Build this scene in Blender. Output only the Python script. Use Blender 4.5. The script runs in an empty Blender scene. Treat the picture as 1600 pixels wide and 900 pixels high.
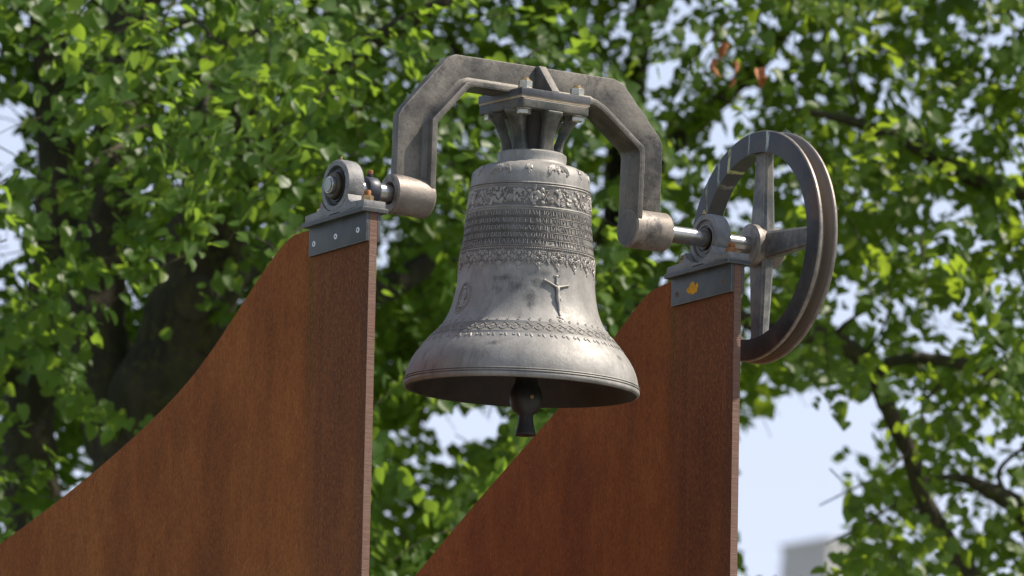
import bpy, bmesh, math, random
import numpy as np
import mathutils.noise as mnoise
from mathutils import Vector, Matrix

PI = math.pi
R_ = math.radians
rng = np.random.default_rng(7)
random.seed(7)
S = bpy.context.scene
COL = S.collection

# ------------------------------------------------------------------ camera
CAM_P = np.array([-10.3539, -16.3124, -3.8301])
YAW, PITCH, ROLL, FPX = 0.56347, 0.18597, 0.02026, 12000.0
SWING = 0.0476                       # the bell hangs a little off plumb, turned about its axle
GROUND = -5.45


def cam_basis():
    f = np.array([math.sin(YAW) * math.cos(PITCH), math.cos(YAW) * math.cos(PITCH), math.sin(PITCH)])
    r = np.array([math.cos(YAW), -math.sin(YAW), 0.0])
    u = np.cross(r, f)
    c, s = math.cos(ROLL), math.sin(ROLL)
    return c * r + s * u, -s * r + c * u, f


CR, CU, CF = cam_basis()
cd = bpy.data.cameras.new('camera')
cam = bpy.data.objects.new('camera', cd)
COL.objects.link(cam)
M = Matrix(((CR[0], CU[0], -CF[0], CAM_P[0]), (CR[1], CU[1], -CF[1], CAM_P[1]), (CR[2], CU[2], -CF[2], CAM_P[2]), (0, 0, 0, 1)))
cam.matrix_world = M
cd.sensor_width = 36.0
cd.lens = 36.0 * FPX / 1600.0
cd.clip_start = 0.5
cd.clip_end = 5000
cd.dof.use_dof = True
cd.dof.focus_distance = 19.65
cd.dof.aperture_fstop = 6.0
cd.dof.aperture_blades = 9
S.camera = cam


def at(px, py, depth):
    """a point of the place, given where it appears and how many metres away it stands"""
    d = CF + CR * (px - 800) / FPX - CU * (py - 450) / FPX
    return CAM_P + d * depth


# ------------------------------------------------------------------ world, sun, exposure
SUN_AZ = math.atan2(-0.49, 0.87)       # direction towards the sun in plan
SUN_EL = R_(50)
sun_dir = np.array([math.cos(SUN_EL) * math.cos(SUN_AZ), math.cos(SUN_EL) * math.sin(SUN_AZ), math.sin(SUN_EL)])
w = bpy.data.worlds.new('World')
S.world = w
w.use_nodes = True
nt = w.node_tree
nt.nodes.clear()
wo = nt.nodes.new('ShaderNodeOutputWorld')
bg = nt.nodes.new('ShaderNodeBackground')
sky = nt.nodes.new('ShaderNodeTexSky')
sky.sky_type = 'NISHITA'
sky.sun_disc = False
sky.sun_elevation = SUN_EL
sky.sun_rotation = math.atan2(sun_dir[0], sun_dir[1])
sky.altitude = 400
sky.air_density = 1.0
sky.dust_density = 1.2
# thin high cloud over the blue
tc = nt.nodes.new('ShaderNodeTexCoord')
mp = nt.nodes.new('ShaderNodeMapping')
mp.inputs['Scale'].default_value = (3.0, 3.0, 9.0)
cn = nt.nodes.new('ShaderNodeTexNoise')
cn.inputs['Scale'].default_value = 2.6
cn.inputs['Detail'].default_value = 6
cr = nt.nodes.new('ShaderNodeValToRGB')
cr.color_ramp.elements[0].position = 0.38
cr.color_ramp.elements[0].color = (0.08, 0.08, 0.08, 1)
cr.color_ramp.elements[1].position = 0.66
cr.color_ramp.elements[1].color = (0.75, 0.75, 0.75, 1)
mx = nt.nodes.new('ShaderNodeMix')
mx.data_type = 'RGBA'
mx.inputs[7].default_value = (5.2, 5.7, 7.1, 1)
nt.links.new(tc.outputs['Generated'], mp.inputs['Vector'])
nt.links.new(mp.outputs['Vector'], cn.inputs['Vector'])
nt.links.new(cn.outputs['Fac'], cr.inputs['Fac'])
sz = nt.nodes.new('ShaderNodeSeparateXYZ')
nt.links.new(tc.outputs['Generated'], sz.inputs[0])
hz = nt.nodes.new('ShaderNodeMapRange')
for k_, v_ in zip((1, 2, 3, 4), (0.15, 0.50, 0.90, 0.0)):
    hz.inputs[k_].default_value = v_
nt.links.new(sz.outputs[2], hz.inputs[0])
mm = nt.nodes.new('ShaderNodeMath')
mm.operation = 'MAXIMUM'
nt.links.new(hz.outputs[0], mm.inputs[0])
nt.links.new(cr.outputs['Color'], mm.inputs[1])
nt.links.new(mm.outputs[0], mx.inputs[0])
nt.links.new(sky.outputs['Color'], mx.inputs[6])
nt.links.new(mx.outputs[2], bg.inputs['Color'])
nt.links.new(bg.outputs['Background'], wo.inputs['Surface'])
bg.inputs['Strength'].default_value = 0.112
sl = bpy.data.lights.new('sun', 'SUN')
sl.energy = 5.0
sl.angle = R_(0.53)
sl.color = (1.0, 0.91, 0.79)
so = bpy.data.objects.new('sun', sl)
COL.objects.link(so)
so.rotation_euler = Vector(-sun_dir).to_track_quat('-Z', 'Y').to_euler()
S.view_settings.view_transform = 'Standard'
S.view_settings.look = 'None'
S.view_settings.gamma = 1.0
S.view_settings.exposure = 0.46
S.view_settings.use_curve_mapping = False
S.render.engine = 'CYCLES'
S.cycles.use_denoising = True
S.cycles.max_bounces = 8
S.cycles.transparent_max_bounces = 8
S.cycles.sample_clamp_indirect = 8


# ------------------------------------------------------------------ materials
class NG:
    """small node-graph writer"""

    def __init__(self, name):
        self.m = bpy.data.materials.new(name)
        self.m.use_nodes = True
        self.t = self.m.node_tree
        self.t.nodes.clear()
        self.out = self.n('ShaderNodeOutputMaterial')
        self.b = self.n('ShaderNodeBsdfPrincipled')
        self.l(self.b.outputs[0], self.out.inputs[0])
        self.tc = self.n('ShaderNodeTexCoord')

    def n(self, k, **kw):
        o = self.t.nodes.new(k)
        for a, v in kw.items():
            setattr(o, a, v)
        return o

    def l(self, a, b):
        self.t.links.new(a, b)

    def vec(self, scale=(1, 1, 1), loc=(0, 0, 0)):
        mp_ = self.n('ShaderNodeMapping')
        mp_.inputs['Scale'].default_value = scale
        mp_.inputs['Location'].default_value = loc
        self.l(self.tc.outputs['Object'], mp_.inputs[0])
        return mp_.outputs[0]

    def noise(self, scale, detail=4, rough=0.6, v=(1, 1, 1), loc=(0, 0, 0), dist=0.0):
        o = self.n('ShaderNodeTexNoise')
        o.inputs['Scale'].default_value = scale
        o.inputs['Detail'].default_value = detail
        o.inputs['Roughness'].default_value = rough
        o.inputs['Distortion'].default_value = dist
        self.l(self.vec(v, loc), o.inputs['Vector'])
        return o.outputs['Fac']

    def ramp(self, fac, a, b, va=0.0, vb=1.0):
        o = self.n('ShaderNodeMapRange')
        o.inputs[1].default_value = a
        o.inputs[2].default_value = b
        o.inputs[3].default_value = va
        o.inputs[4].default_value = vb
        self.l(fac, o.inputs[0])
        return o.outputs[0]

    def math(self, op, a, b=None):
        o = self.n('ShaderNodeMath', operation=op)
        for i, x in enumerate((a, b)):
            if x is None:
                continue
            if isinstance(x, (int, float)):
                o.inputs[i].default_value = x
            else:
                self.l(x, o.inputs[i])
        return o.outputs[0]

    def mix(self, fac, a, b):
        o = self.n('ShaderNodeMix', data_type='RGBA')
        if isinstance(fac, (int, float)):
            o.inputs[0].default_value = fac
        else:
            self.l(fac, o.inputs[0])
        for i, x in ((6, a), (7, b)):
            if isinstance(x, tuple):
                o.inputs[i].default_value = (*x, 1) if len(x) == 3 else x
            else:
                self.l(x, o.inputs[i])
        return o.outputs[2]

    def col(self, x):
        if isinstance(x, tuple):
            self.b.inputs['Base Color'].default_value = (*x, 1)
        else:
            self.l(x, self.b.inputs['Base Color'])

    def set(self, **kw):
        for k, v in kw.items():
            i = self.b.inputs[k.replace('_', ' ')]
            if isinstance(v, (int, float)):
                i.default_value = v
            else:
                self.l(v, i)

    def bump(self, h, strength=0.3, dist=0.002):
        o = self.n('ShaderNodeBump')
        o.inputs['Strength'].default_value = strength
        o.inputs['Distance'].default_value = dist
        self.l(h, o.inputs['Height'])
        self.l(o.outputs[0], self.b.inputs['Normal'])

    def wear(self, c, col, amount=0.8, radius=0.004, lo=0.015, hi=0.12):
        """paint rubbed off along exposed edges"""
        bv = self.n('ShaderNodeBevel', samples=4)
        bv.inputs['Radius'].default_value = radius
        ge = self.n('ShaderNodeNewGeometry')
        dp = self.n('ShaderNodeVectorMath', operation='DOT_PRODUCT')
        self.l(bv.outputs[0], dp.inputs[0])
        self.l(ge.outputs['True Normal'], dp.inputs[1])
        e = self.ramp(self.math('SUBTRACT', 1.0, dp.outputs['Value']), lo, hi, 0, amount)
        e = self.math('MULTIPLY', e, self.ramp(self.noise(45, 4, 0.7), 0.35, 0.55, 0.35, 1.0))
        return self.mix(e, c, col)

    def sep(self):
        o = self.n('ShaderNodeSeparateXYZ')
        self.l(self.tc.outputs['Object'], o.inputs[0])
        return o.outputs

    def band(self, c, centre, half, soft):
        """1 inside |c-centre|<half, falling to 0 over soft"""
        d = self.math('ABSOLUTE', self.math('SUBTRACT', c, centre))
        return self.ramp(d, half, half + soft, 1.0, 0.0)


def mat_bell(relief=False):
    g = NG('rubbed_bronze_relief' if relief else 'weathered_bronze')
    n1 = g.noise(9, 6, 0.65)
    n2 = g.noise(55, 5, 0.7)
    n3 = g.noise(16, 4, 0.6, (1, 1, 0.35), (3, 1, 2))
    c = g.mix(g.ramp(n1, 0.35, 0.65), (0.215, 0.203, 0.182), (0.365, 0.347, 0.318))
    c = g.mix(g.ramp(n3, 0.42, 0.7, 0, 0.55), c, (0.19, 0.187, 0.178))
    c = g.mix(g.ramp(n2, 0.5, 0.75, 0, 0.5), c, (0.37, 0.342, 0.315))
    run = g.noise(1.0, 8, 0.75, (26, 26, 3.0), (7, 1, 3), dist=0.5)
    c = g.mix(g.ramp(run, 0.52, 0.68, 0, 0.55), c, (0.115, 0.105, 0.092))
    c = g.mix(g.ramp(run, 0.46, 0.34, 0, 0.35), c, (0.40, 0.375, 0.335))
    # dark sooty stains on the waist, below the lace frieze and near the lip
    x, y, z = g.sep()
    spot = 0
    for (px_, py_, pz_, rad, squash) in STAINS:
        dx = g.math('SUBTRACT', x, px_)
        dy = g.math('SUBTRACT', y, py_)
        dz = g.math('MULTIPLY', g.math('SUBTRACT', z, pz_), squash)
        d2 = g.math('ADD', g.math('ADD', g.math('MULTIPLY', dx, dx), g.math('MULTIPLY', dy, dy)), g.math('MULTIPLY', dz, dz))
        s = g.ramp(g.math('SQRT', d2), 0.0, rad, 1.0, 0.0)
        spot = s if spot == 0 else g.math('MAXIMUM', spot, s)
    sn = g.noise(42, 8, 0.8, (1, 1, 0.7))
    f = g.ramp(g.math('ADD', g.math('MULTIPLY', spot, 0.42), sn), 0.66, 0.92, 0, 0.78)
    c = g.mix(f, c, (0.045, 0.046, 0.047))
    fine = g.noise(130, 6, 0.8)
    c = g.mix(g.ramp(fine, 0.60, 0.75, 0, 0.6), c, (0.09, 0.085, 0.08))
    if relief:      # handled and weathered tops of the ornament
        c = g.mix(0.55, c, (0.37, 0.335, 0.295))
        g.col(c)
        g.set(Metallic=0.22, Roughness=0.52)
        return g.m
    # dirt lodged behind the ornament bands
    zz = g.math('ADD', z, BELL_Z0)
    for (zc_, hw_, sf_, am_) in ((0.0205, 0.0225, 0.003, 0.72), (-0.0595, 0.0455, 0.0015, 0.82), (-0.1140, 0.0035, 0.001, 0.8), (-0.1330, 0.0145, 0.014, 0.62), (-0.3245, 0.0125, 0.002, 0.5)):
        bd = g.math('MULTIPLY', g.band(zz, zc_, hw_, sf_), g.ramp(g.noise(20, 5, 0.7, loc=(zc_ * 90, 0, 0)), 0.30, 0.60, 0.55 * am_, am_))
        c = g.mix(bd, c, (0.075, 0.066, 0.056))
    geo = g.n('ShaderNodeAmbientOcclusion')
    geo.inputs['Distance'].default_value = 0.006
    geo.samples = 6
    c = g.mix(g.ramp(geo.outputs['AO'], 0.35, 0.80, 0.75, 0.0), c, (0.042, 0.039, 0.035))  # occlusion shade mixed into the colour of the creases
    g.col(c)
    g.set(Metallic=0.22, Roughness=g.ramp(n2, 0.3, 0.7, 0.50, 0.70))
    g.bump(g.math('ADD', g.math('MULTIPLY', g.noise(160, 5, 0.7), 0.7), g.math('MULTIPLY', g.noise(26, 4, 0.6), 1.0)), 0.55, 0.0016)
    return g.m


def mat_cast(name, dark, light, metal=0.3, rough=(0.45, 0.7), scale=14, bump=0.6, streak=None, lo=0.42, hi=0.6, wear=None):
    g = NG(name)
    n1 = g.noise(scale, 7, 0.7)
    n2 = g.noise(scale * 8, 5, 0.7)
    c = g.mix(g.ramp(n1, lo, hi), dark, light)
    c = g.mix(g.ramp(n2, 0.5, 0.72, 0, 0.45), c, tuple(0.5 * a for a in dark))
    if streak:
        s = g.noise(scale * 0.9, 8, 0.8, (1, 1, 0.6), (5, 2, 1))
        c = g.mix(g.ramp(s, 0.53, 0.63, 0, 0.85), c, streak)
    pits = g.noise(scale * 22, 3, 0.75)
    c = g.mix(g.ramp(pits, 0.60, 0.70, 0, 0.55), c, tuple(0.35 * a for a in dark))
    c = g.mix(g.ramp(pits, 0.40, 0.30, 0, 0.35), c, tuple(1.25 * a for a in light))
    if wear:
        c = g.wear(c, wear)
    g.col(c)
    g.set(Metallic=metal, Roughness=g.ramp(n1, 0.3, 0.7, rough[0], rough[1]))
    g.bump(g.math('ADD', g.math('MULTIPLY', n2, 0.6), n1), bump, 0.0015)
    return g.m


def mat_corten():
    g = NG('rusted_weathering_steel')
    x, y, z = g.sep()
    streak = g.noise(1.0, 10, 0.80, (5, 5.5, 2.0), dist=1.2)
    streak2 = g.noise(1.0, 8, 0.85, (50, 60, 17), (2, 5, 1), dist=1.0)
    blotch = g.noise(2.6, 6, 0.65, (1, 1, 0.5))
    grain = g.noise(300, 5, 0.85, (1, 1, 0.4))
    c = g.mix(g.ramp(streak, 0.30, 0.74), (0.160, 0.045, 0.0115), (0.325, 0.094, 0.0170))
    c = g.mix(g.ramp(g.math('MULTIPLY', g.ramp(streak2, 0.40, 0.68), g.ramp(blotch, 0.40, 0.62)), 0, 1, 0, 0.8), c, (0.47, 0.175, 0.045))
    c = g.mix(g.ramp(blotch, 0.30, 0.5, 0.45, 0), c, (0.085, 0.028, 0.011))
    # the strip under the bracket is darker and greyer; an olive run-off line at its border
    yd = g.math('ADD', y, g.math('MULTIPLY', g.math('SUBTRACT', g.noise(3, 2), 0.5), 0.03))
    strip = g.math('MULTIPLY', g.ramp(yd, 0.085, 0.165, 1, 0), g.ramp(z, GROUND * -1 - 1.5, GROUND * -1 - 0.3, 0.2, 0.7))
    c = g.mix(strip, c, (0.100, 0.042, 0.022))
    c = g.mix(g.math('MULTIPLY', g.ramp(y, -0.135, -0.085, 0.55, 0), g.ramp(streak, .3, .6, .5, 1)), c, (0.060, 0.040, 0.034))
    runs = g.noise(1.0, 5, 0.7, (22, 20, 0.7), (1, 7, 2), dist=0.6)
    c = g.mix(g.math('MULTIPLY', g.ramp(runs, 0.48, 0.68, 0, 0.42), g.ramp(yd, 0.06, 0.16, 1, 0.25)), c, (0.055, 0.024, 0.014))
    c = g.mix(g.math('MULTIPLY', g.ramp(runs, 0.42, 0.34, 0, 0.35), g.ramp(yd, 0.1, 0.7, 1, 0.2)), c, (0.36, 0.115, 0.022))
    ol = g.math('MULTIPLY', g.band(yd, 0.135, 0.006, 0.02), g.ramp(z, -GROUND - 0.65, -GROUND - 0.12, 0.0, 0.65))
    c = g.mix(ol, c, (0.105, 0.072, 0.012))
    c = g.mix(g.ramp(grain, 0.42, 0.75, 0, 0.7), c, (0.06, 0.022, 0.012))
    mott = g.noise(190, 7, 0.9, (1, 1, 0.42))
    c = g.mix(g.ramp(mott, 0.50, 0.64, 0, 0.55), c, (0.43, 0.160, 0.048))
    c = g.mix(g.ramp(mott, 0.50, 0.36, 0, 0.45), c, (0.10, 0.030, 0.011))
    specks = g.noise(700, 1, 0.5)
    c = g.mix(g.ramp(specks, 0.77, 0.79, 0, 0.7), c, (0.32, 0.22, 0.16))
    g.col(c)
    g.set(Roughness=0.78, Metallic=0.0)
    g.b.inputs['Specular IOR Level'].default_value = 0.12
    g.bump(g.math('ADD', g.math('MULTIPLY', grain, 0.6), streak2), 0.45, 0.0012)
    return g.m


def mat_cut_edge():
    g = NG('flame_cut_steel_edge')
    wv = g.noise(1.0, 3, 0.7, (6, 6, 420))
    n = g.noise(7, 5, 0.6)
    c = g.mix(g.ramp(wv, 0.35, 0.65), (0.105, 0.050, 0.030), (0.23, 0.130, 0.088))
    c = g.mix(g.ramp(n, 0.45, 0.7, 0, 0.6), c, (0.17, 0.06, 0.035))
    g.col(c)
    g.set(Roughness=0.7)
    g.bump(wv, 0.9, 0.0025)
    return g.m


def mat_simple(name, c, rough=0.5, metal=0.0, c2=None, scale=60, bump=0.2):
    g = NG(name)
    n = g.noise(scale, 5, 0.7)
    g.col(g.mix(g.ramp(n, 0.4, 0.65), c, c2 or tuple(0.6 * a for a in c)))
    g.set(Roughness=rough, Metallic=metal)
    g.bump(n, bump, 0.0008)
    return g.m


def mat_leaf(name, a, b, tr):
    g = NG(name)
    g.t.nodes.remove(g.b)
    geo = g.n('ShaderNodeNewGeometry')
    rnd = geo.outputs['Random Per Island']
    base = g.mix(rnd, a, b)
    wn = g.n('ShaderNodeTexWhiteNoise', noise_dimensions='1D')
    g.l(rnd, wn.inputs['W'])
    yel = g.ramp(wn.outputs['Value'], 0.9, 1.0, 0.0, 0.7)
    base = g.mix(yel, base, (0.20, 0.24, 0.03))
    n = g.noise(1.3, 3, 0.6)
    base = g.mix(g.ramp(n, 0.35, 0.65, 0, 0.35), base, tuple(0.55 * k for k in a))
    back = g.mix(0.5, base, (0.14, 0.19, 0.055))
    colr = g.mix(geo.outputs['Backfacing'], base, back)
    p = g.n('ShaderNodeBsdfPrincipled')
    g.l(colr, p.inputs['Base Color'])
    p.inputs['Roughness'].default_value = 0.42
    p.inputs['Specular IOR Level'].default_value = 0.35
    t = g.n('ShaderNodeBsdfTranslucent')
    tcol = g.mix(rnd, tr, tuple(0.75 * k for k in tr))
    g.l(tcol, t.inputs['Color'])
    ms = g.n('ShaderNodeMixShader')
    ms.inputs[0].default_value = 0.5
    g.l(p.outputs[0], ms.inputs[1])
    g.l(t.outputs[0], ms.inputs[2])
    g.l(ms.outputs[0], g.out.inputs[0])
    return g.m


def mat_bark():
    g = NG('mossy_bark')
    n = g.noise(10, 7, 0.7, (1, 1, 0.25))
    n2 = g.noise(5, 4, 0.6)
    c = g.mix(g.ramp(n, 0.35, 0.65), (0.018, 0.014, 0.010), (0.075, 0.058, 0.042))
    c = g.mix(g.ramp(g.noise(28, 5, .75), 0.50, 0.62, 0, 0.85), c, (0.085, 0.085, 0.016))
    c = g.mix(g.ramp(n2, 0.5, 0.62, 0, 0.6), c, (0.030, 0.036, 0.010))
    g.col(c)
    g.set(Roughness=0.9)
    g.bump(n, 1.0, 0.03)
    return g.m


# ------------------------------------------------------------------ object helpers
def tag(o, label=None, cat=None, group=None, kind=None):
    for k, v in (('label', label), ('category', cat), ('group', group), ('kind', kind)):
        if v:
            o[k] = v
    return o


def thing(name, label, cat, loc=(0, 0, 0), rot=(0, 0, 0), group=None):
    o = bpy.data.objects.new(name, None)
    o.empty_display_size = 0.05
    COL.objects.link(o)
    o.location = loc
    o.rotation_euler = rot
    return tag(o, label, cat, group)


class MB:
    """collects verts and faces for one mesh"""

    def __init__(self):
        self.v, self.f = [], []

    def add(self, vs, fs):
        k = len(self.v)
        self.v += [tuple(map(float, p)) for p in vs]
        self.f += [tuple(i + k for i in q) for q in fs]
        return self

    def box(self, a, b):
        (x0, y0, z0), (x1, y1, z1) = a, b
        vs = [(x, y, z) for x in (x0, x1) for y in (y0, y1) for z in (z0, z1)]
        return self.add(vs, [(0, 1, 3, 2), (4, 6, 7, 5), (0, 4, 5, 1), (2, 3, 7, 6), (0, 2, 6, 4), (1, 5, 7, 3)])

    def prism(self, poly, lo, hi, axis):
        """closed polygon extruded along an axis; poly in the other two coordinates, in order"""
        n = len(poly)
        vs = []
        for h in (lo, hi):
            for (a, b) in poly:
                vs.append({0: (h, a, b), 1: (a, h, b), 2: (a, b, h)}[axis])
        fs = [tuple(range(n))[::-1], tuple(range(n, 2 * n))]
        for i in range(n):
            j = (i + 1) % n
            fs.append((i, j, n + j, n + i))
        return self.add(vs, fs)

    def lathe(self, prof, axis=2, seg=48, centre=(0, 0, 0), closed=False, a0=0.0):
        """prof: (radius, height) pairs round an axis through centre; ends with radius 0 are capped"""
        vs, fs = [], []
        n = len(prof)
        for (r, h) in prof:
            for i in range(seg):
                a = a0 + 2 * PI * i / seg
                c, s = r * math.cos(a), r * math.sin(a)
                p = {0: (h, c, s), 1: (c, h, s), 2: (c, s, h)}[axis]
                vs.append([p[k] + centre[k] for k in range(3)])
        rows = n if closed else n - 1
        for j in range(rows):
            j2 = (j + 1) % n
            for i in range(seg):
                i2 = (i + 1) % seg
                fs.append((j * seg + i, j * seg + i2, j2 * seg + i2, j2 * seg + i))
        return self.add(vs, fs)

    def cyl(self, r, h0, h1, axis=2, seg=32, centre=(0, 0, 0), ch=0.0, a0=0.0):
        if ch:
            return self.lathe([(1e-5, h0), (r - ch, h0), (r, h0 + ch), (r, h1 - ch), (r - ch, h1), (1e-5, h1)], axis, seg, centre, a0=a0)
        return self.lathe([(1e-5, h0), (r, h0), (r, h1), (1e-5, h1)], axis, seg, centre, a0=a0)

    def tube(self, pts, rad, seg=8, cap=True):
        pts = [np.array(p, float) for p in pts]
        n = len(pts)
        rad = [rad] * n if isinstance(rad, (int, float)) else rad
        vs, fs = [], []
        up = None
        for i, p in enumerate(pts):
            t = pts[min(i + 1, n - 1)] - pts[max(i - 1, 0)]
            t = t / (np.linalg.norm(t) + 1e-12)
            if up is None:
                up = np.cross(t, (0.3, 0.5, 0.8))
            a = up - t * (up @ t)
            a /= np.linalg.norm(a) + 1e-12
            up = a
            b = np.cross(t, a)
            for k in range(seg):
                th = 2 * PI * k / seg
                vs.append(p + rad[i] * (math.cos(th) * a + math.sin(th) * b))
        for i in range(n - 1):
            for k in range(seg):
                k2 = (k + 1) % seg
                fs.append((i * seg + k, i * seg + k2, (i + 1) * seg + k2, (i + 1) * seg + k))
        if cap:
            fs.append(tuple(range(seg))[::-1])
            fs.append(tuple(range((n - 1) * seg, n * seg)))
        return self.add(vs, fs)

    def blob(self, c, r, sq=(1, 1, 1), frame=None, seg=7, rings=4):
        """small half-round boss; frame rows = tangent, bitangent, normal"""
        fr = np.eye(3) if frame is None else frame
        vs, fs = [], []
        for j in range(rings):
            ph = (PI / 2) * j / rings
            for i in range(seg):
                a = 2 * PI * i / seg
                q = np.array([r * sq[0] * math.cos(ph) * math.cos(a), r * sq[1] * math.cos(ph) * math.sin(a), r * sq[2] * math.sin(ph)])
                vs.append(np.array(c) + q @ fr)
        vs.append(np.array(c) + np.array([0, 0, r * sq[2]]) @ fr)
        for j in range(rings - 1):
            for i in range(seg):
                i2 = (i + 1) % seg
                fs.append((j * seg + i, j * seg + i2, (j + 1) * seg + i2, (j + 1) * seg + i))
        top = rings * seg
        for i in range(seg):
            fs.append(((rings - 1) * seg + i, (rings - 1) * seg + (i + 1) % seg, top))
        return self.add(vs, fs)

    def build(self, name, mat, parent=None, off=(0, 0, 0), bevel=0.0, bseg=2, smooth=35, kind=None, recalc=True, weld=True):
        me = bpy.data.meshes.new(name)
        me.from_pydata([(v[0] - off[0], v[1] - off[1], v[2] - off[2]) for v in self.v], [], self.f)
        if recalc or bevel:
            bm = bmesh.new()
            bm.from_mesh(me)
            if weld:
                bmesh.ops.remove_doubles(bm, verts=bm.verts, dist=2e-5)
            bmesh.ops.recalc_face_normals(bm, faces=bm.faces)
            if bevel:
                es = [e for e in bm.edges if len(e.link_faces) == 2 and e.calc_face_angle(0) > R_(25)]
                bmesh.ops.bevel(bm, geom=es, offset=bevel, segments=bseg, affect='EDGES', profile=0.6, clamp_overlap=True)
            bm.to_mesh(me)
            bm.free()
        if smooth:
            me.polygons.foreach_set('use_smooth', [True] * len(me.polygons))
            me.set_sharp_from_angle(angle=R_(smooth))
        me.materials.append(mat)
        o = bpy.data.objects.new(name, me)
        COL.objects.link(o)
        o.parent = parent
        if kind:
            o['kind'] = kind
        return o


def copy_tree(o, parent=None):
    c = o.copy()
    COL.objects.link(c)
    c.parent = parent
    for ch in [k for k in bpy.data.objects if k.parent == o]:
        copy_tree(ch, c)
    return c


def hexagon(mb, r, z0, z1, c, a0=0.3, axis=2):
    mb.lathe([(1e-5, z0), (r * 0.93, z0), (r, z0 + 0.0015), (r, z1 - 0.0015), (r * 0.88, z1), (1e-5, z1)], axis, 6, c, a0=a0)
    return mb


# ------------------------------------------------------------------ bell profile
BELL_OUT = [  # radius, height above the axle: from the neck ring down to the lip
    (0.083, 0.155), (0.0885, 0.151), (0.0895, 0.143), (0.0885, 0.130), (0.092, 0.124), (0.104, 0.1195), (0.122, 0.116), (0.137, 0.109), (0.147, 0.098), (0.1515, 0.084),
    (0.1530, 0.066), (0.1535, 0.0600), (0.1562, 0.0590), (0.1572, 0.0572), (0.1562, 0.0552), (0.1545, 0.0545), (0.1562, 0.0530), (0.1570, 0.0512), (0.1560, 0.0490), (0.1548, 0.0478),
    (0.1560, 0.030), (0.1578, 0.010), (0.1590, -0.004), (0.1603, -0.0050), (0.1612, -0.0066), (0.1602, -0.0082), (0.1596, -0.0088), (0.1609, -0.0102), (0.1600, -0.0118)]
for zl in (-0.0322, -0.0512, -0.0706, -0.0900):
    rr = 0.1600 + (-0.0118 - zl) * 0.115
    BELL_OUT += [(rr - 0.0003, zl + 0.0030), (rr + 0.0012, zl + 0.0018), (rr + 0.0001, zl + 0.0002), (rr + 0.0012, zl - 0.0016), (rr - 0.0002, zl - 0.0028)]
BELL_OUT += [(0.1712, -0.1050), (0.1728, -0.1062), (0.1718, -0.1078), (0.1731, -0.1092), (0.1718, -0.1106), (0.1720, -0.117), (0.1727, -0.130),
             (0.1737, -0.145), (0.1748, -0.160), (0.1764, -0.180), (0.1785, -0.200), (0.1815, -0.220), (0.1858, -0.240), (0.1900, -0.255), (0.1957, -0.270), (0.2030, -0.285), (0.2110, -0.298),
             (0.2172, -0.3070), (0.2196, -0.3078), (0.2206, -0.3104), (0.2208, -0.3118), (0.2290, -0.320), (0.2375, -0.3290), (0.2450, -0.3370), (0.2476, -0.3377), (0.2488, -0.3402), (0.2490, -0.3416), (0.2535, -0.347),
             (0.2640, -0.360), (0.2738, -0.3730), (0.2835, -0.389), (0.2910, -0.4050), (0.2955, -0.419), (0.2982, -0.431),
             (0.2990, -0.4375), (0.3012, -0.4382), (0.3020, -0.4400), (0.3008, -0.4420), (0.2996, -0.4428), (0.3020, -0.4436), (0.3030, -0.4456), (0.3016, -0.4478), (0.3002, -0.4486), (0.3022, -0.4496), (0.3032, -0.4530), (0.3026, -0.4575), (0.3000, -0.4612)]
_z = np.array([p[1] for p in BELL_OUT])[::-1]
_r = np.array([p[0] for p in BELL_OUT])[::-1]
CAMA = R_(-122.3)


def bell_r(z):
    return float(np.interp(z, _z, _r))


def bell_pt(alpha, z, h=0.0):
    """alpha in degrees, 0 = towards the photographer, positive to the right"""
    a = CAMA + R_(alpha)
    r = bell_r(z)
    sl_ = (bell_r(z - 0.006) - bell_r(z + 0.006)) / 0.012
    n = np.array([math.cos(a), math.sin(a), sl_])
    n /= np.linalg.norm(n)
    return np.array([r * math.cos(a), r * math.sin(a), z]) + n * h


def bell_frame(alpha, z, rot=0.0):
    a = CAMA + R_(alpha)
    sl_ = (bell_r(z - 0.006) - bell_r(z + 0.006)) / 0.012
    n = np.array([math.cos(a), math.sin(a), sl_])
    n /= np.linalg.norm(n)
    t = np.array([-math.sin(a), math.cos(a), 0.0])
    b = np.cross(n, t)
    c, s = math.cos(rot), math.sin(rot)
    return np.array([c * t + s * b, -s * t + c * b, n])


BELL_Z0 = -0.461
STAINS = []
for (al, z, rad, sq) in ((-6, -0.213, 0.050, 1.3), (11, -0.207, 0.038, 1.1), (4, -0.245, 0.036, 0.6), (-23, -0.222, 0.030, 0.8), (3, -0.262, 0.020, .5), (-16, -0.375, 0.040, 3.0), (14, -0.180, 0.045, 2.0), (-20, -0.192, 0.05, 2.6), (62, -0.38, 0.03, 2)):
    p = bell_pt(al, z)
    STAINS.append((p[0], p[1], p[2] - BELL_Z0, rad, sq))

BRONZE = mat_bell()
RELIEF = mat_bell(True)
INSIDE = mat_cast('shade_darkened_bronze', (0.034, 0.030, 0.026), (0.062, 0.053, 0.044), 0.25, (0.55, 0.8), 9, 0.6)  # bronze darkened so that the hollow looks shaded
YOKE = mat_cast('worn_cast_yoke_paint', (0.045, 0.042, 0.038), (0.205, 0.185, 0.156), 0.35, (0.42, 0.7), 7, 1.0, streak=(0.024, 0.023, 0.023), lo=0.38, hi=0.62, wear=(0.40, 0.36, 0.32))
YOKE_PLAIN = mat_cast('cast_yoke_paint', (0.045, 0.042, 0.038), (0.205, 0.185, 0.156), 0.35, (0.42, 0.7), 7, 1.0, streak=(0.024, 0.023, 0.023), lo=0.38, hi=0.62)
PAINT = mat_cast('dark_grey_metal_paint', (0.052, 0.056, 0.066), (0.115, 0.115, 0.12), 0.35, (0.4, 0.6), 11, 0.5, wear=(0.22, 0.21, 0.20))
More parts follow.
